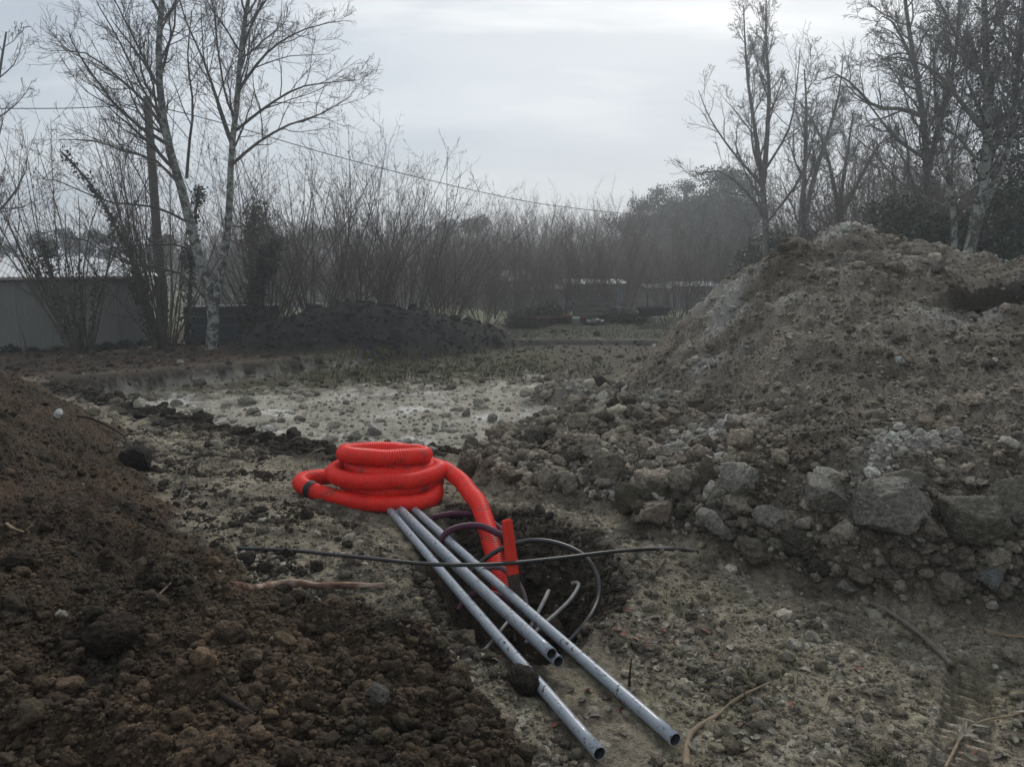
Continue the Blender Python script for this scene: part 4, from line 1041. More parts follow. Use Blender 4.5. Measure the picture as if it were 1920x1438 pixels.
MAT_HAZEL_FAR = bark_material("shrub_bark", (.095, .074, .060), (.16, .128, .104), (.20, .17, .145), 0.02, 8)
MAT_OAK = bark_material("grey_bark", (.11, .106, .097), (.175, .169, .154), (.27, .285, .26), 0.08, 5)
MAT_CATKIN = simple_mat("catkin", (.14, .115, .07), (.22, .18, .11), 8, 0.9)
MAT_IVY = simple_mat("ivy_leaf", (.012, .020, .010), (.030, .042, .020), 5, 0.55, 0.4)
MAT_IVY_PALE = simple_mat("evergreen_leaf", (.018, .030, .016), (.045, .060, .032), 4, 0.6, 0.4)
MAT_PINE = simple_mat("pine_needles", (.014, .024, .014), (.035, .050, .028), 1.5, 0.8, 0.2)

def leafcloud(rng, centres, radii, n, size, flat=1.0):
    """n leaf-sized faces spread through ellipsoidal clumps"""
    centres = np.asarray(centres, float); radii = np.asarray(radii, float)
    w = (radii.prod(1)) ** (2 / 3); w /= w.sum()
    k = rng.choice(len(centres), n, p=w)
    d = rng.normal(size=(n, 3)); d /= np.linalg.norm(d, axis=1, keepdims=True)
    rr = rng.uniform(0, 1, n) ** 0.45
    p = centres[k] + d * radii[k] * rr[:, None]
    s = rng.uniform(.6, 1.3, n) * size
    a = rng.normal(size=(n, 3)); a /= np.linalg.norm(a, axis=1, keepdims=True)
    b = np.cross(a, rng.normal(size=(n, 3))); b /= np.linalg.norm(b, axis=1, keepdims=True)
    c = np.cross(a, b)
    v = np.stack([p - a * s[:, None], p + b * s[:, None] * .55 + c * s[:, None] * .12, p + a * s[:, None], p - b * s[:, None] * .55 + c * s[:, None] * .12], 1).reshape(-1, 3)
    return v, np.arange(4 * n).reshape(-1, 4)
def along(P, Rd, n, rng, spread, size, t0=0, t1=1):
    """leaf faces clinging along branches"""
    M, m, _ = P.shape
    i = rng.integers(0, M, n); t = rng.uniform(t0, t1, n) * (m - 1); k = np.minimum(t.astype(int), m - 2); a = (t - k)[:, None]
    c = P[i, k] * (1 - a) + P[i, k + 1] * a
    return leafcloud_at(rng, c + rng.normal(0, spread, (n, 3)), size)
def leafcloud_at(rng, p, size):
    n = len(p); s = rng.uniform(.6, 1.3, n) * size
    a = rng.normal(size=(n, 3)); a /= np.linalg.norm(a, axis=1, keepdims=True)
    b = np.cross(a, rng.normal(size=(n, 3))); b /= np.linalg.norm(b, axis=1, keepdims=True); c = np.cross(a, b)
    v = np.stack([p - a * s[:, None], p + b * s[:, None] * .6 + c * s[:, None] * .15, p + a * s[:, None], p - b * s[:, None] * .6 + c * s[:, None] * .15], 1).reshape(-1, 3)
    return v, np.arange(4 * n).reshape(-1, 4)

def part_mesh(name, vf, mat, root, smooth=True, kind=None):
    v, f = vf
    o = obj(name, mesh_from(name, v - np.array(root.location), f, smooth), mat, root)
    if kind: o["kind"] = kind
    return o

def bare_tree(label, name, leaders, limbs, K, seed, mat_trunk, mat_twig, limb_len=0.42, ang=(48, 12), group=None, twigr=0.0055, cat="tree", up=0.10, wig=0.12, ivy=None, t0=0.28, sub_up=0.06, lens=(0.6, 0.6, 0.65)):
    """leaders: [(points, r0, r1)], limbs: the same for authored big boughs; K: children per level"""
    rng = np.random.default_rng(seed)
    base = leaders[0][0][0]; root = empty(name, tuple(base))
    n = 14
    LP = np.concatenate([poly(p, n) for p, _, _ in leaders]); LRr = np.concatenate([rad(a, b, n) for _, a, b in leaders])
    part_mesh("trunk", tubes_batch(LP, LRr, 12), mat_trunk, root)
    B1, R1 = grow(rng, LP, LRr, K[0], t0, 0.98, ang, limb_len, 9, up, wig, 0.5, 0.25, 0.008)
    if limbs:
        LB = np.concatenate([poly(p, 9) for p, _, _ in limbs]); LBR = np.concatenate([rad(a, b, 9) for _, a, b in limbs])
        B1, R1 = np.concatenate([LB, B1]), np.concatenate([LBR, R1])
    part_mesh("limbs", tubes_batch(B1, R1, 7), mat_twig if mat_twig else mat_trunk, root)
    B2, R2 = grow(rng, B1, R1, K[1], 0.18, 1.0, (42, 12), lens[0], 7, sub_up, wig * 1.1, 0.55, 0.3, 0.0055)
    B3, R3 = grow(rng, B2, R2, K[2], 0.15, 1.0, (40, 14), lens[1], 4, sub_up, wig * 1.2, 0.6, 0.4, twigr)
    parts = [tubes_batch(B2, R2, 4), tubes_batch(B3, R3, 3)]
    if len(K) > 3:
        B4, R4 = grow(rng, B3, R3, K[3], 0.2, 1.0, (38, 14), lens[2], 3, sub_up, wig * 1.2, 0.7, 0.5, twigr * .85)
        parts.append(tubes_batch(B4, R4, 3))
    part_mesh("crown", join_vf(parts), mat_twig if mat_twig else mat_trunk, root)
    if ivy:
        vf = [along(LP, LRr, ivy[0], rng, ivy[1], ivy[2], ivy[3], ivy[4])]
        part_mesh("ivy", join_vf(vf), MAT_IVY, root, False, "stuff")
    return tag(root, label, cat, group)

def px_path(pts, y, dy=0.0, seed=0):
    rng = random.Random(seed)
    return [tuple(aty(a, b, y + (dy[k] if isinstance(dy, (list, tuple)) else dy * k) )) for k, (a, b) in enumerate(pts)]

# the lichened twin-stemmed tree on the left
y0 = 19.0
b_ = aty(396, 660, y0); b_[2] = hz(b_[0], b_[1]) - .05
L1 = [tuple(b_)] + px_path([(400, 610), (399, 575), (386, 520), (372, 480), (352, 400), (334, 330), (318, 280), (303, 200), (297, 110), (302, 20), (306, -80), (300, -190)], y0)
L2 = px_path([(402, 585), (408, 545), (418, 490), (428, 420), (432, 340), (434, 280), (444, 200), (450, 110), (462, 20), (478, -70), (486, -170)], y0, -.04)
lim = [(px_path([(385, 560), (350, 520), (310, 505), (255, 495), (205, 478), (160, 450), (120, 446)], y0, -.12), .035, .008),
       (px_path([(368, 480), (338, 460), (290, 460), (245, 460), (190, 470)], y0, -.15), .03, .007),
       (px_path([(357, 420), (310, 395), (270, 385), (200, 378), (110, 340), (70, 335)], y0, .1), .035, .008),
       (px_path([(340, 350), (290, 300), (235, 285), (180, 265), (110, 262)], y0, .12), .04, .008),
       (px_path([(312, 250), (270, 190), (215, 140), (160, 100), (95, 95)], y0, .1), .045, .008),
       (px_path([(350, 335), (355, 270), (362, 200), (352, 110), (360, 20)], y0, -.15), .04, .01),
       (px_path([(434, 310), (480, 270), (540, 235), (600, 215), (660, 180)], y0, .15), .042, .008),
       (px_path([(436, 250), (500, 200), (560, 165), (620, 155), (668, 150)], y0, -.15), .038, .007),
       (px_path([(446, 170), (500, 100), (560, 60), (630, 40)], y0, .18), .04, .008),
       (px_path([(432, 260), (405, 180), (380, 110), (345, 30), (330, -40)], y0, .2), .042, .009),
       (px_path([(428, 425), (470, 425), (500, 432), (545, 452)], y0, -.2), .018, .005),
       (px_path([(424, 445), (470, 470), (510, 490)], y0, -.2), .014, .004),
       (px_path([(455, 90), (480, 30), (520, -30), (560, -90)], y0, -.15), .035, .008),
       (px_path([(300, 170), (260, 90), (225, 20), (190, -50)], y0, -.15), .035, .008)]
bare_tree("tall bare tree with two pale lichen-covered stems on the left", "lichen_tree", [(L1, .150, .035), (L2, .100, .030)], lim, (18, 10, 7, 4), 5, MAT_LICHEN, MAT_LICHEN_TWIG, 0.40, (40, 10), up=.08, wig=.10, t0=.40, lens=(.62, .62, .65), twigr=.0048)

# hazel coppice
def hazel_parts(seed, stems, h, spread, lean=(0, 0), catkins=0, ivy=0, side=(9, 4), far=False):
    rng = np.random.default_rng(seed)
    a = rng.uniform(0, 2 * np.pi, stems); r = rng.uniform(0.02, .28, stems)
    tilt = rng.uniform(.02, 1.0, stems) ** .8 * spread
    H = h * rng.uniform(.55, 1.05, stems)
    d = np.stack([np.cos(a) * np.sin(tilt) + lean[0], np.sin(a) * np.sin(tilt) + lean[1], np.cos(tilt)], 1); d /= np.linalg.norm(d, axis=1, keepdims=True)
    p = np.stack([np.cos(a) * r, np.sin(a) * r, np.full(stems, -.1)], 1); n = 9; out = [p]
    for k in range(1, n):
        d = d + rng.normal(0, .06, d.shape) + np.array([0, 0, .022]); d /= np.linalg.norm(d, axis=1, keepdims=True); out.append(out[-1] + d * (H / (n - 1))[:, None])
    P = np.stack(out, 1); r0 = rng.uniform(.008, .024, stems) * (h / 5)
    Rd = r0[:, None] * np.linspace(1, .22, n)[None]
    B, BR = grow(rng, P, Rd, side[0], .25, 1.0, (36, 10), .30, 6, .05, .10, .5, .35, .0045, tshape=.5)
    T, TR = grow(rng, B, BR, side[1], .15, 1.0, (38, 12), .5, 4, .04, .12, .7, .5, .0042)
    res = {"stems": tubes_batch(P, Rd, 6 if not far else 4), "crown": join_vf([tubes_batch(B, BR, 4 if not far else 3), tubes_batch(T, TR, 3)])}
    if catkins:
        i = rng.integers(0, len(T), catkins); k = rng.integers(1, 4, catkins); c = T[i, k]
        L = rng.uniform(.04, .075, catkins); w = .0075
        top = c; mid = c - np.stack([rng.normal(0, .006, catkins), rng.normal(0, .006, catkins), L], 1)
        CP = np.stack([top, (top + mid) / 2, mid], 1); CRd = np.tile([w * .5, w, w * .5], (catkins, 1))
        res["catkins"] = tubes_batch(CP, CRd, 4)
    if ivy:
        sel = rng.choice(stems, max(3, stems // 5), replace=False)
        res["ivy"] = along(P[sel], Rd[sel], ivy, rng, .045, .042, 0.0, .62)
    return res
HMESH = {}
def hazel_proto(key, mat, **kw):
    HMESH[key] = {k: (mesh_from(k, v, f, k not in ("ivy",)), {"catkins": MAT_CATKIN, "ivy": MAT_IVY}.get(k, mat)) for k, (v, f) in hazel_parts(**kw).items()}
def hazel(key, label, px, py, y, sc=1.0, rz=0.0, group=None, name="hazel_bush", cat="shrub", parts=True):
    p = aty(px, py, y); p[2] = float(terrain(np.array([p[0]]), np.array([p[1]]), False)[0][0]) - .03
    root = empty(name, tuple(p), rz); root.scale = (sc, sc, sc)
    for k, (me, mat) in HMESH[key].items():
        o = obj(k, me, mat, root)
        if k in ("ivy", "catkins"): o["kind"] = "stuff"
    return tag(root, label, cat, group)
hazel_proto("lean_left", MAT_HAZEL, seed=1, stems=28, h=6.3, spread=.40, lean=(-.10, 0), ivy=900, side=(10, 4), catkins=250)
hazel_proto("wide", MAT_HAZEL, seed=2, stems=38, h=6.0, spread=.50, lean=(-.05, 0), ivy=1000, side=(10, 4), catkins=250)
hazel_proto("catkin_a", MAT_HAZEL, seed=3, stems=42, h=6.3, spread=.74, catkins=1100, side=(10, 4))
hazel_proto("catkin_b", MAT_HAZEL, seed=4, stems=40, h=6.0, spread=.78, lean=(.08, 0), catkins=1300, side=(10, 4))
hazel_proto("brown_a", MAT_HAZEL_FAR, seed=5, stems=30, h=4.0, spread=.80, side=(12, 6), far=True)
hazel_proto("brown_b", MAT_HAZEL_FAR, seed=6, stems=26, h=4.2, spread=.72, side=(12, 6), far=True)
hazel("lean_left", "leftmost clump of bare hazel stems before the shed wall, leaning left", 150, 662, 18.9)
hazel("wide", "wide clump of bare hazel stems between shed and lichened tree", 310, 652, 19.4)
hazel("lean_left", "bare shrub beyond the left edge reaching into the sky", -60, 640, 22, 1.15, 2.0)
hazel("catkin_a", "bare shrub just right of the lichened tree behind the black heap", 500, 605, 21.5, .95, 0.5)
hazel("catkin_b", "bare hazel hung with catkins behind the black heap's left half", 590, 590, 21.8, 0.98, 0.0)
hazel("catkin_a", "bare hazel hung with catkins behind the black heap's crest", 680, 580, 22.2, 0.95, 2.4)
hazel("catkin_b", "spreading catkin hazel behind the black heap's right half", 760, 582, 22.8, 0.92, 0.3)
hazel("catkin_a", "lower bare shrub at the right end of the black heap", 835, 590, 24.0, 0.72, 4.0)
hazel("brown_a", "bare bush left of the row of pots", 905, 597, 25.0, 0.85, 1.0)
hazel("brown_b", "wide bare bush behind the row of pots", 970, 600, 26.0, 0.95, 0.2)
hazel("brown_a", "bare bush behind the slatted bin", 1055, 592, 27.5, 0.95, 3.3)
hazel("brown_b", "bare bush right of the slatted bin in front of the blue shed", 1095, 588, 27.8, .92, 1.7)
hazel("brown_a", "bare bush in front of the right end of the blue shed roof", 1162, 587, 28.2, .95, 5.0)
hazel("brown_b", "bare bush standing in the field behind the wheelbarrow", 1270, 585, 28.6, .95, 2.9)
hazel("brown_a", "bare bush half hidden by the grey heap's left flank", 1330, 585, 29.5, 1.1, 0.8)
rngT = random.Random(12)
for k in range(100):
    px = 380 + 11 * k + rngT.uniform(-14, 14); yy = rngT.uniform(52, 76)
    hazel(["brown_a", "brown_b"][k % 2], "one of many brown bare shrubs in the thicket beyond the field", px, 560, yy, yy / 60 * rngT.uniform(1.3, 1.8) * (1.12 if px > 1000 else 1.0), rngT.uniform(0, 6.28), "brown thicket shrubs beyond the field", "thicket_shrub")

for k in range(8):
    px = 850 + 62 * k + rngT.uniform(-14, 14); yy = rngT.uniform(36, 43)
    hazel(["brown_a", "brown_b"][k % 2], "one of many thin bare shrubs growing around the far sheds", px, 560, yy, rngT.uniform(.95, 1.3), rngT.uniform(0, 6.28), "thin bare shrubs around the far sheds", "thin_shrub")
for k in range(26):
    px = (1475 + 40 * k if k < 13 else 1600 + 28 * (k - 13)) + rngT.uniform(-14, 14); yy = rngT.uniform(27, 33) if k < 13 else rngT.uniform(20.5, 25)
    hazel(["brown_a", "brown_b"][k % 2], "one of many bare shrubs filling the gaps below the right-hand trees", px, 560, yy, rngT.uniform(1.2, 1.6), rngT.uniform(0, 6.28), "bare undergrowth below the right-hand trees", "undergrowth_shrub")
# ivy-clad dead stem right of the lichened tree
def ivy_stem(label, pts, y, n, spread, size, seed, r0=.10, top=None):
    rng = np.random.default_rng(seed); pth = px_path(pts, y); root = empty("ivy_tree", tuple(pth[0])); P = poly(pth, 12); Rd = rad(r0, r0 * .5, 12)
    part_mesh("trunk", tubes_batch(P, Rd, 8), MAT_HAZEL, root)
    vf = [along(P, Rd, n, rng, spread, size)]
    if top: vf.append(leafcloud(rng, [tuple(aty(a, b, y)) for a, b, _ in top], [(r, r, r * 1.3) for _, _, r in top], n // 2, size))
    part_mesh("crown", join_vf(vf), MAT_IVY, root, False, "stuff")
    return tag(root, label, "tree")
ivy_stem("dark ivy-smothered leaning stem right of the lichened tree", [(462, 625), (478, 560), (497, 500), (520, 450)], 20.2, 1900, .13, .05, 1, .12, [(500, 490, .3)])
ivy_stem("short dark ivy-covered tree top behind the lichened tree", [(470, 600), (472, 500), (475, 430), (476, 385)], 22.5, 900, .12, .05, 2, .08, [(482, 405, .42), (474, 430, .3)])
ivy_stem("ivy-covered stem between the lichened stems", [(352, 640), (358, 520), (365, 420), (372, 350)], 20.6, 800, .08, .045, 3, .06, [(374, 365, .2), (352, 480, .25)])
ivy_stem("ivy-covered leaning pole left of the utility pole", [(300, 640), (262, 520), (215, 420), (165, 340), (115, 285)], 19.9, 900, .07, .045, 4, .05)
ivy_stem("ivy-covered stem at the shed's roof edge", [(140, 655), (118, 580), (98, 520), (80, 455)], 18.9, 600, .10, .045, 5, .05, [(85, 470, .35), (75, 500, .28)])

# trees on the right
def rt(label, name, leaders, y, K, seed, limbs=(), r=(.12, .02), mat=None, tw=None, ivy=None, ll=.36, **kw):
    ld = []
    for q, a, b in leaders: ld.append((px_path(q, y), a, b))
    lm = [(px_path(q, y, dd), a, b) for q, a, b, dd in limbs]
    return bare_tree(label, name, ld, lm, K, seed, mat or MAT_OAK, tw or MAT_OAK, ll, ivy=ivy, **kw)
rt("tall slender bare tree standing clear behind the grey heap", "bare_tree", [([(1437, 600), (1436, 480), (1434, 400), (1428, 330), (1415, 240), (1402, 150), (1396, 60), (1394, 10)], .13, .015), ([(1431, 345), (1438, 260), (1442, 170), (1437, 90), (1436, 20), (1438, -20)], .09, .015)], 25,
   (22, 9, 6, 3), 21, [([(1432, 400), (1390, 350), (1345, 320), (1300, 330), (1280, 320)], .05, .01, .1), ([(1430, 350), (1370, 280), (1330, 220), (1310, 170)], .05, .01, .15), ([(1436, 420), (1490, 350), (1520, 280), (1535, 210)], .05, .01, -.1), ([(1434, 320), (1480, 240), (1495, 150), (1500, 90)], .045, .01, -.15)], t0=.3, ang=(38, 9), ll=.26, up=.14)
rt("bare tree right of the tall slender one, forked low", "bare_tree", [([(1502, 600), (1500, 470), (1503, 400), (1510, 300), (1512, 200), (1508, 130)], .13, .02), ([(1502, 440), (1525, 340), (1550, 260), (1572, 180), (1580, 120)], .09, .015)], 24, (18, 9, 6, 3), 22, t0=.3, ang=(42, 10), ll=.32)
rt("bare tree with crooked crown behind the heap's peak", "bare_tree", [([(1572, 600), (1574, 440), (1578, 360), (1590, 280), (1600, 210)], .14, .02), ([(1574, 410), (1560, 330), (1540, 260), (1500, 190)], .08, .015), ([(1580, 400), (1620, 320), (1650, 270), (1690, 250)], .08, .015)], 26, (15, 8, 6, 3), 23, t0=.3, ang=(45, 12), ll=.36, wig=.18)
rt("dense bare tree with a long bough reaching left over the heap", "bare_tree", [([(1738, 600), (1737, 440), (1738, 350), (1735, 260), (1722, 160), (1705, 60), (1690, -60)], .12, .03), ([(1737, 330), (1765, 220), (1790, 110), (1800, 0), (1810, -90)], .075, .02)], 19,
   (20, 10, 7, 4), 24, [([(1735, 220), (1690, 205), (1640, 200), (1600, 160), (1570, 140), (1545, 150)], .06, .012, -.1), ([(1725, 150), (1690, 70), (1660, 30), (1640, 50)], .05, .012, .1), ([(1738, 300), (1680, 260), (1640, 210), (1610, 170)], .05, .01, .2)], ivy=(1100, .13, .045, .05, .6), t0=.3, ll=.36, wig=.17, lens=(.62, .6, .62))
rt("large lichened tree at the right with a leaning forked trunk", "bare_tree", [([(1806, 560), (1818, 470), (1832, 400), (1846, 330), (1852, 240), (1850, 130), (1846, 20), (1840, -120)], .125, .035), ([(1830, 420), (1862, 350), (1890, 280), (1905, 180), (1915, 60), (1925, -60)], .075, .02)], 15.5,
   (20, 10, 7, 4), 25, [([(1848, 250), (1800, 190), (1760, 140), (1700, 110), (1650, 110)], .055, .012, .1), ([(1850, 150), (1800, 80), (1770, 20), (1740, -30)], .05, .012, -.1)], mat=MAT_LICHEN, ivy=(900, .13, .045, .35, .75), t0=.32, ll=.34, wig=.16, lens=(.62, .6, .62))
rt("thin pale trunk standing left of the large lichened tree", "bare_tree", [([(1786, 560), (1787, 480), (1790, 430), (1782, 360), (1768, 280), (1755, 200), (1750, 90)], .07, .02)], 15.8, (18, 9, 6, 3), 26, mat=MAT_LICHEN, t0=.35, ll=.4, wig=.16)
rt("bare tree cut by the right edge of the picture", "bare_tree", [([(1950, 560), (1945, 420), (1935, 300), (1928, 180), (1935, 40), (1940, -100)], .11, .03)], 17, (22, 11, 7, 3), 27, ivy=(1000, .16, .045, .2, .7), t0=.3, ll=.42, wig=.17)
rt("bare tree mostly outside the left edge of the picture", "bare_tree", [([(-45, 640), (-40, 480), (-25, 350), (-10, 200), (5, 100), (12, 60)], .12, .02)], 20, (16, 7, 5, 2), 28, t0=.3, ll=.3, ang=(36, 10))

# evergreen bushes below the right-hand trees
def bush(label, clumps, y, n, size, seed, mat=None, name="evergreen_bush"):
    rng = np.random.default_rng(seed); c = [aty(a, b, y + rng.uniform(-.6, .6)) for a, b, _ in clumps]; rr = [(r, r, r * .8) for _, _, r in clumps]
    base = np.mean(c, 0); base[2] = hz(base[0], base[1]); root = empty(name, tuple(base))
    st = np.array([spline([base + rng.normal(0, .1, 3) * (1, 1, 0), (base + k) / 2 + rng.normal(0, .1, 3), k], 6) for k in c])
    part_mesh("stems", tubes_batch(st, np.tile(np.linspace(.03, .01, 6), (len(c), 1)), 5), MAT_HAZEL, root)
    part_mesh("crown", leafcloud(rng, c, rr, n, size), mat or MAT_IVY_PALE, root, False, "stuff")
    return tag(root, label, "bush")
bush("dark evergreen bush under the trees right of the heap's peak", [(1670, 420, .8), (1700, 440, .8), (1650, 460, .7), (1720, 470, .8), (1690, 395, .5)], 18.5, 3600, .05, 1)
bush("dark evergreen bush left of the pale trunks at the right", [(1760, 450, .7), (1770, 480, .7), (1740, 500, .6)], 17.5, 4000, .06, 2)
bush("dark evergreen bush behind the large lichened trunk", [(1860, 440, .9), (1890, 420, .8), (1840, 480, .8), (1910, 470, .9), (1880, 490, .8)], 17.5, 4200, .05, 3)
bush("dark ivy tangle at the right edge above the heap", [(1890, 300, .6), (1910, 340, .7), (1925, 380, .8), (1880, 360, .5)], 17, 1600, .05, 4)
bush("greenish undergrowth behind the slender tree", [(1450, 470, .9), (1490, 480, .9), (1530, 470, .8), (1420, 500, .9)], 26, 3500, .07, 5)
bush("low green growth along the base of the shed wall", [(20, 660, .25), (60, 662, .2), (200, 655, .25), (235, 652, .25), (270, 648, .2), (180, 657, .2), (110, 660, .2)], 20.1, 2500, .05, 6, MAT_IVY, "ground_ivy")
bush("green bramble strip left of the slatted bin", [(965, 598, .35), (985, 592, .35), (1010, 590, .4), (1030, 585, .45), (1045, 592, .4)], 26.4, 2600, .05, 7, None, "bramble")

# pines beyond the thicket
def pine(label, trunk, clumps, y, n, seed):
    rng = np.random.default_rng(seed); t = px_path(trunk, y); root = empty("pine_tree", t[0]); P = poly(t, 8)
    part_mesh("trunk", tubes_batch(P, rad(.22, .06, 8), 8), MAT_HAZEL, root)
    c, rr = [], []
    for a, b, r in clumps:
        for _ in range(5):
            q = aty(a + rng.normal(0, 14), b + rng.normal(0, 10), y + rng.normal(0, .9)); c.append(q); k = 1.25 * r * rng.uniform(.4, .8); rr.append((k, k, k * .7))
    st = np.array([spline([P[0, min(7, int(rng.integers(2, 8)))], (P[0, 5] + k) / 2, k], 5) for k in c])
    part_mesh("limbs", tubes_batch(st, np.tile(np.linspace(.07, .02, 5), (len(c), 1)), 4), MAT_HAZEL, root)
    part_mesh("crown", leafcloud(rng, c, rr, n * 2, .085), MAT_PINE, root, False, "stuff")
    return tag(root, label, "pine")
pine("broadest dark pine behind the slender tree", [(1372, 600), (1370, 500), (1368, 400), (1368, 330)], [(1370, 330, 1.3), (1350, 345, 1.3), (1395, 350, 1.4), (1340, 380, 1.6), (1385, 385, 1.7), (1410, 390, 1.5), (1360, 420, 1.7), (1400, 430, 1.7), (1325, 410, 1.5), (1345, 455, 1.7), (1390, 465, 1.7), (1325, 480, 1.5), (1365, 495, 1.7), (1410, 480, 1.5)], 58, 15000, 1)
pine("middle dark pine left of the broadest one", [(1290, 600), (1290, 500), (1288, 400), (1286, 355)], [(1285, 358, 1.2), (1265, 380, 1.3), (1305, 375, 1.3), (1290, 400, 1.5), (1255, 415, 1.3), (1315, 410, 1.4), (1280, 435, 1.5), (1260, 455, 1.5), (1300, 460, 1.5), (1280, 490, 1.5)], 61, 11000, 2)
pine("smaller rounded dark pine at the left of the pines", [(1215, 600), (1212, 480), (1210, 400)], [(1205, 392, 1.2), (1190, 408, 1.3), (1225, 410, 1.3), (1210, 430, 1.4), (1240, 400, 1.0), (1195, 455, 1.3), (1230, 460, 1.4), (1210, 485, 1.3)], 63, 8000, 3)

# far wood
def far_wood():
    rng = np.random.default_rng(33); parts, leaf = [], []
    tv = []
    for s in range(4):
        h = hazel_parts(seed=50 + s, stems=8, h=8.0, spread=.40, side=(7, 3), far=True)
        tv.append(join_vf([h["stems"], h["crown"]]))
    for k in range(36):
        px = -260 + k * 66 + rng.uniform(-10, 10); y = rng.uniform(72, 96)
        top = 432 if px < 560 else (415 if px < 1200 else 405)
        p = aty(px, 560, y); p[2] = -2.6; ztop = aty(px, top + rng.normal(0, 12), y)[2]
        sc = (ztop + 2.6) / 8.2; a = rng.uniform(0, 6.28); v, f = tv[k % 4]
        c, s_ = math.cos(a), math.sin(a); w = v @ np.array([[c, s_, 0], [-s_, c, 0], [0, 0, 1]]) * sc * np.array([1.2, 1.2, 1]) + p
        parts.append((w, f))
        if rng.uniform() < (.8 if px < 620 else .12):
            for _ in range(10):
                q = aty(px + rng.normal(0, 32), top + rng.uniform(4, 75), y + 3); r_ = rng.uniform(.6, 1.35)
                leaf.append((q, (r_, r_, r_ * .8)))
    v, f = join_vf(parts)
    o = tag(obj("far_wood", mesh_from("far_wood", v, f, True), MAT_HAZEL_FAR), "distant bare woodland along the skyline", "woodland", kind="stuff")
    lv, lf = leafcloud(rng, [q for q, _ in leaf], [r for _, r in leaf], 30000, .2)
    o2 = obj("evergreen_crowns", mesh_from("evergreen_crowns", lv, lf), MAT_PINE, o); o2["kind"] = "stuff"
far_wood()

# ------------------------------------------------------------------ utility pole and wire
MAT_POLE = simple_mat("pole_wood", (.040, .034, .030), (.075, .065, .056), 9, 0.9, stretch=(3, 3, .3), bump=.4)
pb, pt_ = aty(307, 620, 24.0), aty(276, 182, 24.0)
pole = empty("utility_pole", tuple(pb))
pv, pf = tube([pb - pb, (pt_ - pb) * .5, pt_ - pb], [.15, .135, .115], 14)
obj("post", mesh_from("post", pv, pf, True), MAT_POLE, pole)
br = MB().bar(pt_ - pb + np.array([-.10, -.13, -.28]), pt_ - pb + np.array([.14, -.13, -.28]), .05, .05)
obj("bracket", br.mesh("bracket"), MAT_POLE, pole)
iv, if_ = tube([pt_ - pb + np.array([.10, -.15, -.25]), pt_ - pb + np.array([.10, -.15, -.12])], [.03, .02], 8)
obj("insulator", mesh_from("insulator", iv, if_, True), simple_mat("porcelain", (.3, .3, .3), (.35, .34, .33), 5, .3), pole)
tag(pole, "dark wooden utility pole leaning behind the lichened tree", "utility pole")
MAT_WIRE = simple_mat("wire", (.05, .05, .05), (.08, .08, .08), 5, 0.5)
tag(obj("overhead_wire", mesh_from("overhead_wire", *tube(spline([aty(276, 196, 24), aty(420, 232, 26), aty(600, 285, 29), aty(760, 327, 32), aty(900, 360, 35), aty(1040, 386, 38), aty(1250, 408, 42), aty(1450, 420, 46)], 80), .016, 6)), MAT_WIRE), "thin overhead wire sloping down to the right from the utility pole", "wire")
tag(obj("overhead_wire", mesh_from("overhead_wire", *tube(spline([aty(-120, 206, 22), aty(0, 204, 22.5), aty(140, 203, 23.3), aty(276, 195, 24)], 40), .013, 6)), MAT_WIRE), "thin overhead wire running left from the utility pole", "wire")

# ------------------------------------------------------------------ shed on the left
def corrugated(a, b, z0a, z0b, z1a, z1b, amp, pitch, thick=0.0):
    """upright corrugated sheet between plan points a and b"""
    a, b = np.array(a), np.array(b); L = np.linalg.norm(b - a); n = max(4, int(L / pitch * 6)); t = np.linspace(0, 1, n + 1)
    nrm = np.array([(b - a)[1], -(b - a)[0]]) / L
    off = amp * np.cos(2 * np.pi * t * L / pitch)
    p = a[None] + (b - a)[None] * t[:, None] + nrm[None] * off[:, None]
    v = np.vstack([np.c_[p, z0a + (z0b - z0a) * t], np.c_[p, z1a + (z1b - z1a) * t]]); k = n + 1
    return v, [(i, i + 1, k + i + 1, k + i) for i in range(n)]
MAT_WALL = simple_mat("shed_wall", (.165, .168, .155), (.20, .203, .188), 3, 0.85, stretch=(1, 1, .5))
MAT_WALL_B = simple_mat("shed_wall_worn", (.19, .188, .172), (.23, .226, .208), 3, 0.85, stretch=(1, 1, .5))
MAT_ROOF = simple_mat("roof_sheet", (.62, .64, .66), (.78, .79, .80), 2.5, 0.45, 0.5)
MAT_ROOF_R = simple_mat("rusty_roof_sheet", (.30, .22, .21), (.50, .48, .48), 3.5, 0.6, 0.4)
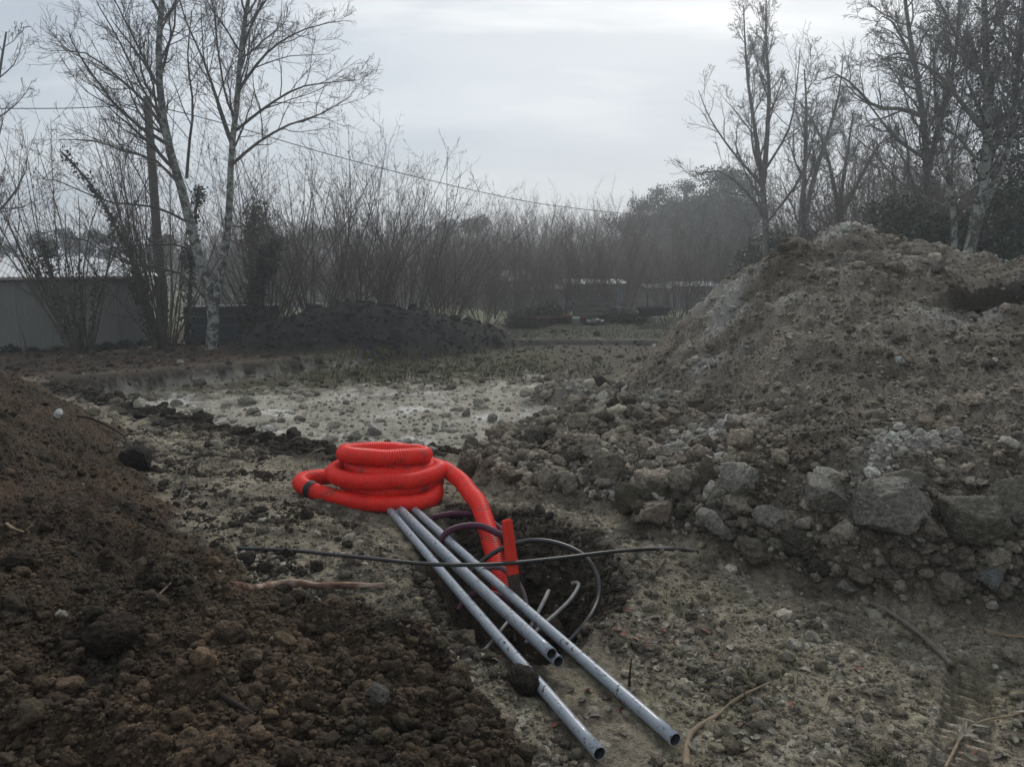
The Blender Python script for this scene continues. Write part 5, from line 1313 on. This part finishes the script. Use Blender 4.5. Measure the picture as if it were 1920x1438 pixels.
def shed():
    A, B = aty(-420, 690, 19.7), aty(287, 646, 20.9)
    A2, B2 = A[:2], B[:2]; root = empty("shed", (A[0], A[1], -.8))
    off = np.array([A[0], A[1], -.8])
    eA, eB = aty(-420, 526, 19.7)[2], aty(287, 518, 20.9)[2]
    n = 11
    for k in range(n):
        t0, t1 = k / n, (k + 1) / n
        a, b = A2 + (B2 - A2) * t0, A2 + (B2 - A2) * t1
        v, f = corrugated(a, b, -1.1, -1.1, eA + (eB - eA) * t0, eA + (eB - eA) * t1, 0.007, .075)
        obj("wall_sheet", mesh_from("wall_sheet", v - off, f, True), MAT_WALL_B if k in (6, 9, 2) else MAT_WALL, root)
    d = (B2 - A2) / np.linalg.norm(B2 - A2); nb = np.array([-d[1], d[0]])
    D = 4.0; nb = B2 / np.linalg.norm(B2)
    m = MB()
    C, E = B2 + nb * D, A2 + nb * D
    for p, q in ((B2, C), (C, E), (E, A2)):
        m.add([(*p, -1.1), (*q, -1.1), (*q, eB), (*p, eB)], [(0, 1, 2, 3)])
    o = m.mesh("rear_walls"); o.transform(Matrix.Translation(-Vector(off))); obj("rear_walls", o, MAT_WALL, root)
    # roof: corrugated slope, ridge half way, hipped and bowed at the right end
    roof = empty("roof", (0, 0, 0)); roof.parent = root
    rise = .50; ns = 14
    W = np.linalg.norm(B2 - A2) + .25
    for k in range(ns):
        s0, s1 = W * k / ns, W * (k + 1) / ns
        nu = 30; u = np.linspace(s0, s1 + .02, nu); rows = np.linspace(-.18, D / 2, 7)
        v = []
        for w in rows:
            for x_ in u:
                q = (w + .18) / (D / 2 + .18)
                hip = min(1.0, max(0.0, (W - x_) / 2.1)); h = rise * min(q, math.sin(hip * math.pi / 2) if hip < 1 else 1)
                pt = A2 + d * x_ + nb * w
                v.append((pt[0], pt[1], eA + (eB - eA) * x_ / W + .02 + h + .014 * math.cos(2 * math.pi * x_ / .13)))
        f = [(i * nu + j, i * nu + j + 1, (i + 1) * nu + j + 1, (i + 1) * nu + j) for i in range(len(rows) - 1) for j in range(nu - 1)]
        obj("roof_sheet", mesh_from("roof_sheet", np.array(v) - off, f, True), MAT_ROOF_R if k in (5, 6, 7) else MAT_ROOF, roof)
    bk = []
    for x_ in np.linspace(0, W, 30):
        hip = min(1.0, max(0.0, (W - x_) / 2.1)); h = rise * (math.sin(hip * math.pi / 2) if hip < 1 else 1)
        for w in (D / 2 - .005, D + .15):
            pt = A2 + d * x_ + nb * w; bk.append((pt[0], pt[1], eA + (eB - eA) * x_ / W + .01 + (h if w < D - .5 else 0)))
    obj("rear_slope", mesh_from("rear_slope", np.array(bk) - off, [(2 * i, 2 * i + 2, 2 * i + 3, 2 * i + 1) for i in range(29)]), MAT_ROOF, roof)
    gv, gf = tube([np.array([*A2, eA - .03]) - off + np.array([-.04, -.12, 0]), np.array([*B2, eB - .03]) - off + np.array([.05, -.12, 0])], .045, 10)
    obj('gutter', mesh_from('gutter', gv, gf, True), MAT_ROOF_R, root)
    tag(root, "low grey shed with ribbed walls and pale metal roof at the left", "shed")
shed()
MAT_BOARD = simple_mat("grey_board", (.060, .068, .078), (.085, .095, .105), 6, 0.8, stretch=(.3, .3, 3), bump=.3)
MAT_CAP = simple_mat("metal_cap", (.36, .40, .41), (.48, .52, .52), 4, 0.4, metallic=.3)
def board_wall():
    A, B = aty(348, 640, 21.3), aty(525, 632, 22.2); root = empty("board_fence", (A[0], A[1], -.8)); off = np.array([A[0], A[1], -.8])
    zt = aty(348, 577, 21.3)[2]; zb = -.95; n = 5; h = (zt - zb) / n; d = (B - A)[:2]; L = np.linalg.norm(d); d = d / L
    for k in range(n):
        m = MB().bar((A[0], A[1], zb + h * (k + .5)), (B[0], B[1], zb + h * (k + .5)), .035 + .004 * (k % 2), h - .005)
        me = m.mesh("board"); me.transform(Matrix.Translation(-Vector(off))); obj("board", me, MAT_BOARD, root)
    for t in (0.02, .34, .66, .98):
        p = A + (B - A) * t; m = MB().box((p[0], p[1] + .07, (zt + zb) / 2), (.08, .08, zt - zb + .04)); me = m.mesh("post"); me.transform(Matrix.Translation(-Vector(off))); obj("post", me, MAT_BOARD, root)
    m = MB().bar((A[0], A[1], zt + .03), (B[0], B[1], zt + .03), .16, .03); me = m.mesh("cap"); me.transform(Matrix.Translation(-Vector(off))); obj("cap", me, MAT_CAP, root)
    tag(root, "low dark board fence with pale metal cap right of the shed", "fence")
board_wall()
pp = onsurf(52, 672, 0)
sv2, sf2 = tube([(pp[0], pp[1], pp[2] - .05), (pp[0] - .03, pp[1], pp[2] + .4), (pp[0] - .10, pp[1], pp[2] + .72)], [.022, .018, .016], 8)
tag(obj("garden_stake", mesh_from("garden_stake", sv2, sf2, True), MAT_BARK), "thin wooden stick standing before the shed wall at the far left", "stake")

# ------------------------------------------------------------------ far sheds, pots, bin, wheelbarrow
def far_shed(label, x0, x1, ytop, ybot, y, wall, roof, rise=.5, depth=4.0):
    a, b = aty(x0, ybot, y), aty(x1, ybot, y); zt = aty(x0, ytop, y)[2]; zb = a[2] - 1.0
    root = empty("garden_shed", (a[0], y, zb)); W = b[0] - a[0]; H = zt - zb
    m = MB().box((W / 2, depth / 2, H / 2), (W, depth, H)); obj("walls", m.mesh("walls"), wall, root)
    m = MB().add([(-.2, -.25, H), (W + .2, -.25, H), (W + .2, depth / 2, H + rise), (-.2, depth / 2, H + rise), (W + .2, depth + .25, H), (-.2, depth + .25, H), (-.2, -.25, H + .05), (W + .2, -.25, H + .05), (W + .2, depth / 2, H + rise + .05), (-.2, depth / 2, H + rise + .05), (W + .2, depth + .25, H + .05), (-.2, depth + .25, H + .05)],
                 [(0, 1, 2, 3), (3, 2, 4, 5), (6, 7, 8, 9), (9, 8, 10, 11), (0, 1, 7, 6), (1, 2, 8, 7), (2, 4, 10, 8), (0, 3, 9, 6), (3, 5, 11, 9)])
    obj("roof", m.mesh("roof"), roof, root)
    m = MB().box((W * .3, -.02, H * .42), (W * .16, .05, H * .82)); obj("door", m.mesh("door"), MAT_BOARD, root)
    m = MB().box((W * .7, -.02, H * .6), (W * .2, .05, H * .3)); obj("window", m.mesh("window"), simple_mat("dark_glass", (.03, .035, .04), (.04, .045, .05), 4, .1, .5), root)
    tag(root, label, "shed")
MAT_WHITE = simple_mat("white_roof", (.36, .38, .40), (.50, .52, .53), 2, 0.5)
MAT_BLUE = simple_mat("blue_wall", (.10, .14, .19), (.14, .18, .23), 2, 0.8)
MAT_TEAL = simple_mat("dark_green_wall", (.040, .065, .062), (.06, .085, .08), 2, 0.8)
MAT_GREYW = simple_mat("grey_wall", (.13, .13, .135), (.17, .17, .172), 2, 0.8)
far_shed("far blue shed with white roof in the middle", 1065, 1170, 533, 566, 46, MAT_BLUE, MAT_WHITE, .18)
far_shed("far dark green shed left of the blue shed", 985, 1062, 543, 570, 45, MAT_TEAL, MAT_GREYW, .15)
far_shed("far pale grey house left of the green shed", 925, 992, 528, 572, 50, MAT_BLUE, MAT_GREYW, .6)
far_shed("far grey shed with a low roof right of the field posts", 1215, 1262, 541, 562, 47, MAT_GREYW, MAT_GREYW, .15)
far_shed("far shed with a bright white roof by the grey heap", 1268, 1345, 537, 560, 49, MAT_GREYW, MAT_WHITE, .2)
for k, (px, lab) in enumerate(((1213, "thin fence post in the field left of the grey far shed"), (1250, "fence post in the field before the grey far shed"), (1288, "fence post in the field beside the bare bush"), (928, "fence post at the left end of the field"))):
    p = aty(px, 582, 31); p[2] = hz(p[0], p[1]); hh = .95
    v, f = tube([p + (0, 0, -.1), p + (.02, 0, hh * .5), p + (.03 * (k % 2), 0, hh)], [.045, .042, .04], 8); tag(obj("fence_post", mesh_from("fence_post", v, f, True), MAT_POLE), lab, "post")
MAT_POT = simple_mat("terracotta", (.10, .045, .030), (.17, .08, .05), 10, 0.85)
MAT_POTW = simple_mat("pale_pot", (.36, .42, .42), (.46, .52, .52), 10, 0.6)
MAT_EARTH = simple_mat("pot_earth", (.02, .017, .013), (.035, .028, .02), 30, 0.95)
def pot(label, px, w, h, mat, y=25.6, group=None):
    p = aty(px, 612, y); p[2] = hz(p[0], p[1]) - .01; root = empty("plant_pot", tuple(p))
    prof = [(.0, .0), (.62, 0), (.9, .78), (1.0, .80), (1.0, 1.0), (.90, 1.0), (.86, .82)]
    n = 18; a = np.linspace(0, 2 * np.pi, n, endpoint=False)
    v = np.array([[w / 2 * r * math.cos(t), w / 2 * r * math.sin(t), h * z] for r, z in prof for t in a])
    f = [(k * n + j, k * n + (j + 1) % n, (k + 1) * n + (j + 1) % n, (k + 1) * n + j) for k in range(len(prof) - 1) for j in range(n)]
    obj("shell", mesh_from("shell", v, f, True), mat, root)
    v = np.array([[w / 2 * .87 * math.cos(t), w / 2 * .87 * math.sin(t), h * .86] for t in a]); obj("soil", mesh_from("soil", v, [tuple(range(n))]), MAT_EARTH, root)
    tag(root, label, "pot", group)
pot("leftmost terracotta pot of the row beyond the pit", 1004, .34, .28, MAT_POT)
pot("second terracotta pot from the left in the row", 1020, .36, .30, MAT_POT, 25.3)
pot("third terracotta pot from the left in the row", 1036, .30, .28, MAT_POT)
pot("fourth terracotta pot from the left in the row", 1050, .30, .26, MAT_POT, 25.9)
pot("terracotta pot just left of the pale pot", 1064, .34, .32, MAT_POT)
pot("pale bluish pot in the row of terracotta pots", 1080, .25, .28, MAT_POTW, 25.3)
pot("terracotta pot just right of the pale pot", 1093, .24, .26, MAT_POT, 25.6)
MAT_OLDWOOD = simple_mat("old_wood", (.085, .082, .070), (.15, .145, .125), 8, 0.9, stretch=(.4, 3, 3), bump=.3)
def slat_bin():
    p = aty(1108, 604, 27); gz_ = hz(p[0], p[1]); root = empty("slatted_bin", (p[0], p[1], gz_))
    W, D, n, h = 1.25, .8, 4, .16
    for k in range(n):
        z = .10 + k * .18
        for yy, w in ((-D / 2, W), (D / 2, W)):
            m = MB().box((0.02 * (k % 2), yy, z), (w, .03, h - .04)); obj("slat", m.mesh("slat"), MAT_OLDWOOD, root)
        for xx in (-W / 2 + .02, W / 2 - .02):
            m = MB().box((xx, 0, z + .004), (.03, D - .04, h - .045)); obj("slat", m.mesh("slat"), MAT_OLDWOOD, root)
    for xx in (-W / 2 + .06, W / 2 - .06):
        for yy in (-D / 2 + .045, D / 2 - .045):
            m = MB().box((xx, yy, .37), (.055, .055, .78)); obj("post", m.mesh("post"), MAT_OLDWOOD, root)
    tag(root, "slatted wooden bin beyond the pit behind the pots", "bin")
slat_bin()
p = aty(1180, 578, 27.5)
root = empty("plank_bench", (p[0], p[1], hz(p[0], p[1]))); hb_ = p[2] - root.location.z
obj("plank", MB().box((0, 0, hb_), (1.6, .28, .05)).mesh("plank"), MAT_OLDWOOD, root)
for xx in (-.6, .6): obj("trestle", MB().box((xx, 0, hb_ / 2 - .02), (.10, .24, hb_ - .02)).mesh("trestle"), MAT_OLDWOOD, root)
tag(root, "plank laid on two supports right of the slatted bin", "bench")
def wheelbarrow():
    p = aty(1227, 616, 25.3); root = empty("wheelbarrow", (p[0], p[1], hz(p[0], p[1])), R(6))
    dk = simple_mat("dark_tray", (.020, .021, .022), (.035, .034, .033), 8, 0.6); rb = simple_mat("rubber", (.012, .012, .012), (.02, .02, .02), 8, .8)
    t = [(-.38, -.28, .30), (.30, -.28, .36), (.30, .28, .36), (-.38, .28, .30), (-.55, -.36, .56), (.46, -.36, .58), (.46, .36, .58), (-.55, .36, .56)]
    F = [(0, 3, 2, 1), (0, 1, 5, 4), (1, 2, 6, 5), (2, 3, 7, 6), (3, 0, 4, 7)]
    ti = [(a * .97, b * .96, c + .015) for a, b, c in t]
    obj("tray", MB().add(t, F).add(ti, [f[::-1] for f in F]).add([t[4], t[5], t[6], t[7], ti[4], ti[5], ti[6], ti[7]], [(0, 1, 5, 4), (1, 2, 6, 5), (2, 3, 7, 6), (3, 0, 4, 7)]).mesh("tray"), dk, root)
    a = np.linspace(0, 2 * np.pi, 25)[:-1]
    ringp = np.array([(-.50 + .15 * math.cos(q), 0, .19 + .15 * math.sin(q)) for q in np.r_[a, a[:2]]]); v, f = tube(ringp, .045, 10, False)
    wh = obj("wheel", mesh_from("wheel", v, f, True), rb, root)
    v, f = tube([(-.50, -.05, .19), (-.50, .05, .19)], .07, 14); obj("hub", mesh_from("hub", v, f), dk, wh)
    for s in (-1, 1):
        v, f = tube(spline([(-.50, .07 * s, .19), (-.30, .22 * s, .27), (.30, .26 * s, .36), (.80, .28 * s, .50)], 20), .018, 8); obj("handle", mesh_from("handle", v, f, True), MAT_OLDWOOD, root)
        v, f = tube(spline([(.22, .25 * s, .36), (.30, .24 * s, .10), (.34, .24 * s, 0), (.44, .24 * s, .0)], 14), .015, 8); obj("leg", mesh_from("leg", v, f, True), dk, root)
    tag(root, "dark wheelbarrow parked on the grass beyond the pit", "wheelbarrow")
wheelbarrow()
def brush(label, px, py, y, n, seed, w):
    p = aty(px, py, y); p[2] = hz(p[0], p[1]); rng = np.random.default_rng(seed)
    c = p + np.c_[rng.normal(0, w, n), rng.normal(0, .3, n), np.abs(rng.normal(.12, .12, n))]
    d = rng.normal(size=(n, 3)) * (1, .6, .35); d /= np.linalg.norm(d, axis=1, keepdims=True); L = rng.uniform(.25, .7, n)[:, None]
    P = np.stack([c - d * L / 2, c + rng.normal(0, .03, (n, 3)), c + d * L / 2], 1); P[:, :, 2] = np.maximum(P[:, :, 2], p[2] + .01)
    v, f = tubes_batch(P, np.tile([.010, .008, .005], (n, 1)), 4)
    tag(obj("brushwood_pile", mesh_from("brushwood_pile", v, f, True), MAT_ROOT), label, "brushwood")
brush("dark brushwood pile between slatted bin and wheelbarrow", 1170, 603, 26.3, 420, 1, .42)
brush("low dark heap of sticks left of the row of pots", 985, 612, 25.0, 260, 2, .3)
p = aty(1116, 611, 25.4); tarp = lump_mesh("tarpaulin", 77, 4, .35, (.38, .25, .13), 1.6, .12); tag(obj("tarpaulin", tarp, simple_mat("black_sheet", (.012, .012, .014), (.022, .022, .026), 6, .35, .5), None, (p[0], p[1], hz(p[0], p[1]) + .05)), "crumpled black sheet in front of the slatted bin", "tarpaulin")
# rough grass on the strip behind the pit and at the field
def strip_grass():
    rng = np.random.default_rng(8); n = 5200
    px = rng.uniform(960, 1330, n); py = rng.uniform(600, 636, n); v = []; f = []
    for a, b in zip(px, py):
        q = aty(a, b, 24.0); q = atz(a, b, hz(q[0], q[1])); 
        if q[1] > 30 or q[1] < 21.8: continue
        q[2] = hz(q[0], q[1]); an = rng.uniform(0, 6.28); L = rng.uniform(.04, .13); d = np.array([math.cos(an), math.sin(an), 0]) * L * .6; s = np.array([-d[1], d[0], 0]) * .12; k = len(v)
        v += [q - s, q + s, q + d + (0, 0, L)]; f.append((k, k + 1, k + 2))
    tag(obj("rough_grass", mesh_from("rough_grass", v, f), simple_mat("rough_grass", (.075, .085, .045), (.15, .155, .10), 12, .9)), "short rough grass on the strip behind the pit", "grass", kind="stuff")
strip_grass()

# ------------------------------------------------------------------ haze
def haze():
    hx, y0_, y1_, z0_, z1_ = 130.0, -60.0, 118.0, -7.5, 16.0
    m = MB().box((0, (y0_ + y1_) / 2, (z0_ + z1_) / 2), (2 * hx, y1_ - y0_, z1_ - z0_))
    mt = bpy.data.materials.new("haze"); mt.use_nodes = True; nt = mt.node_tree; nt.nodes.clear()
    o = nt.nodes.new("ShaderNodeOutputMaterial"); v = nt.nodes.new("ShaderNodeVolumePrincipled")
    v.inputs["Color"].default_value = (.90, .95, 1.0, 1); v.inputs["Density"].default_value = HAZE; v.inputs["Anisotropy"].default_value = 0.6
    nt.links.new(v.outputs[0], o.inputs["Volume"])
    tag(obj("haze", m.mesh("haze"), mt), "thin damp winter haze over the whole place", "haze", kind="stuff")
HAZE = 0.0037
haze()
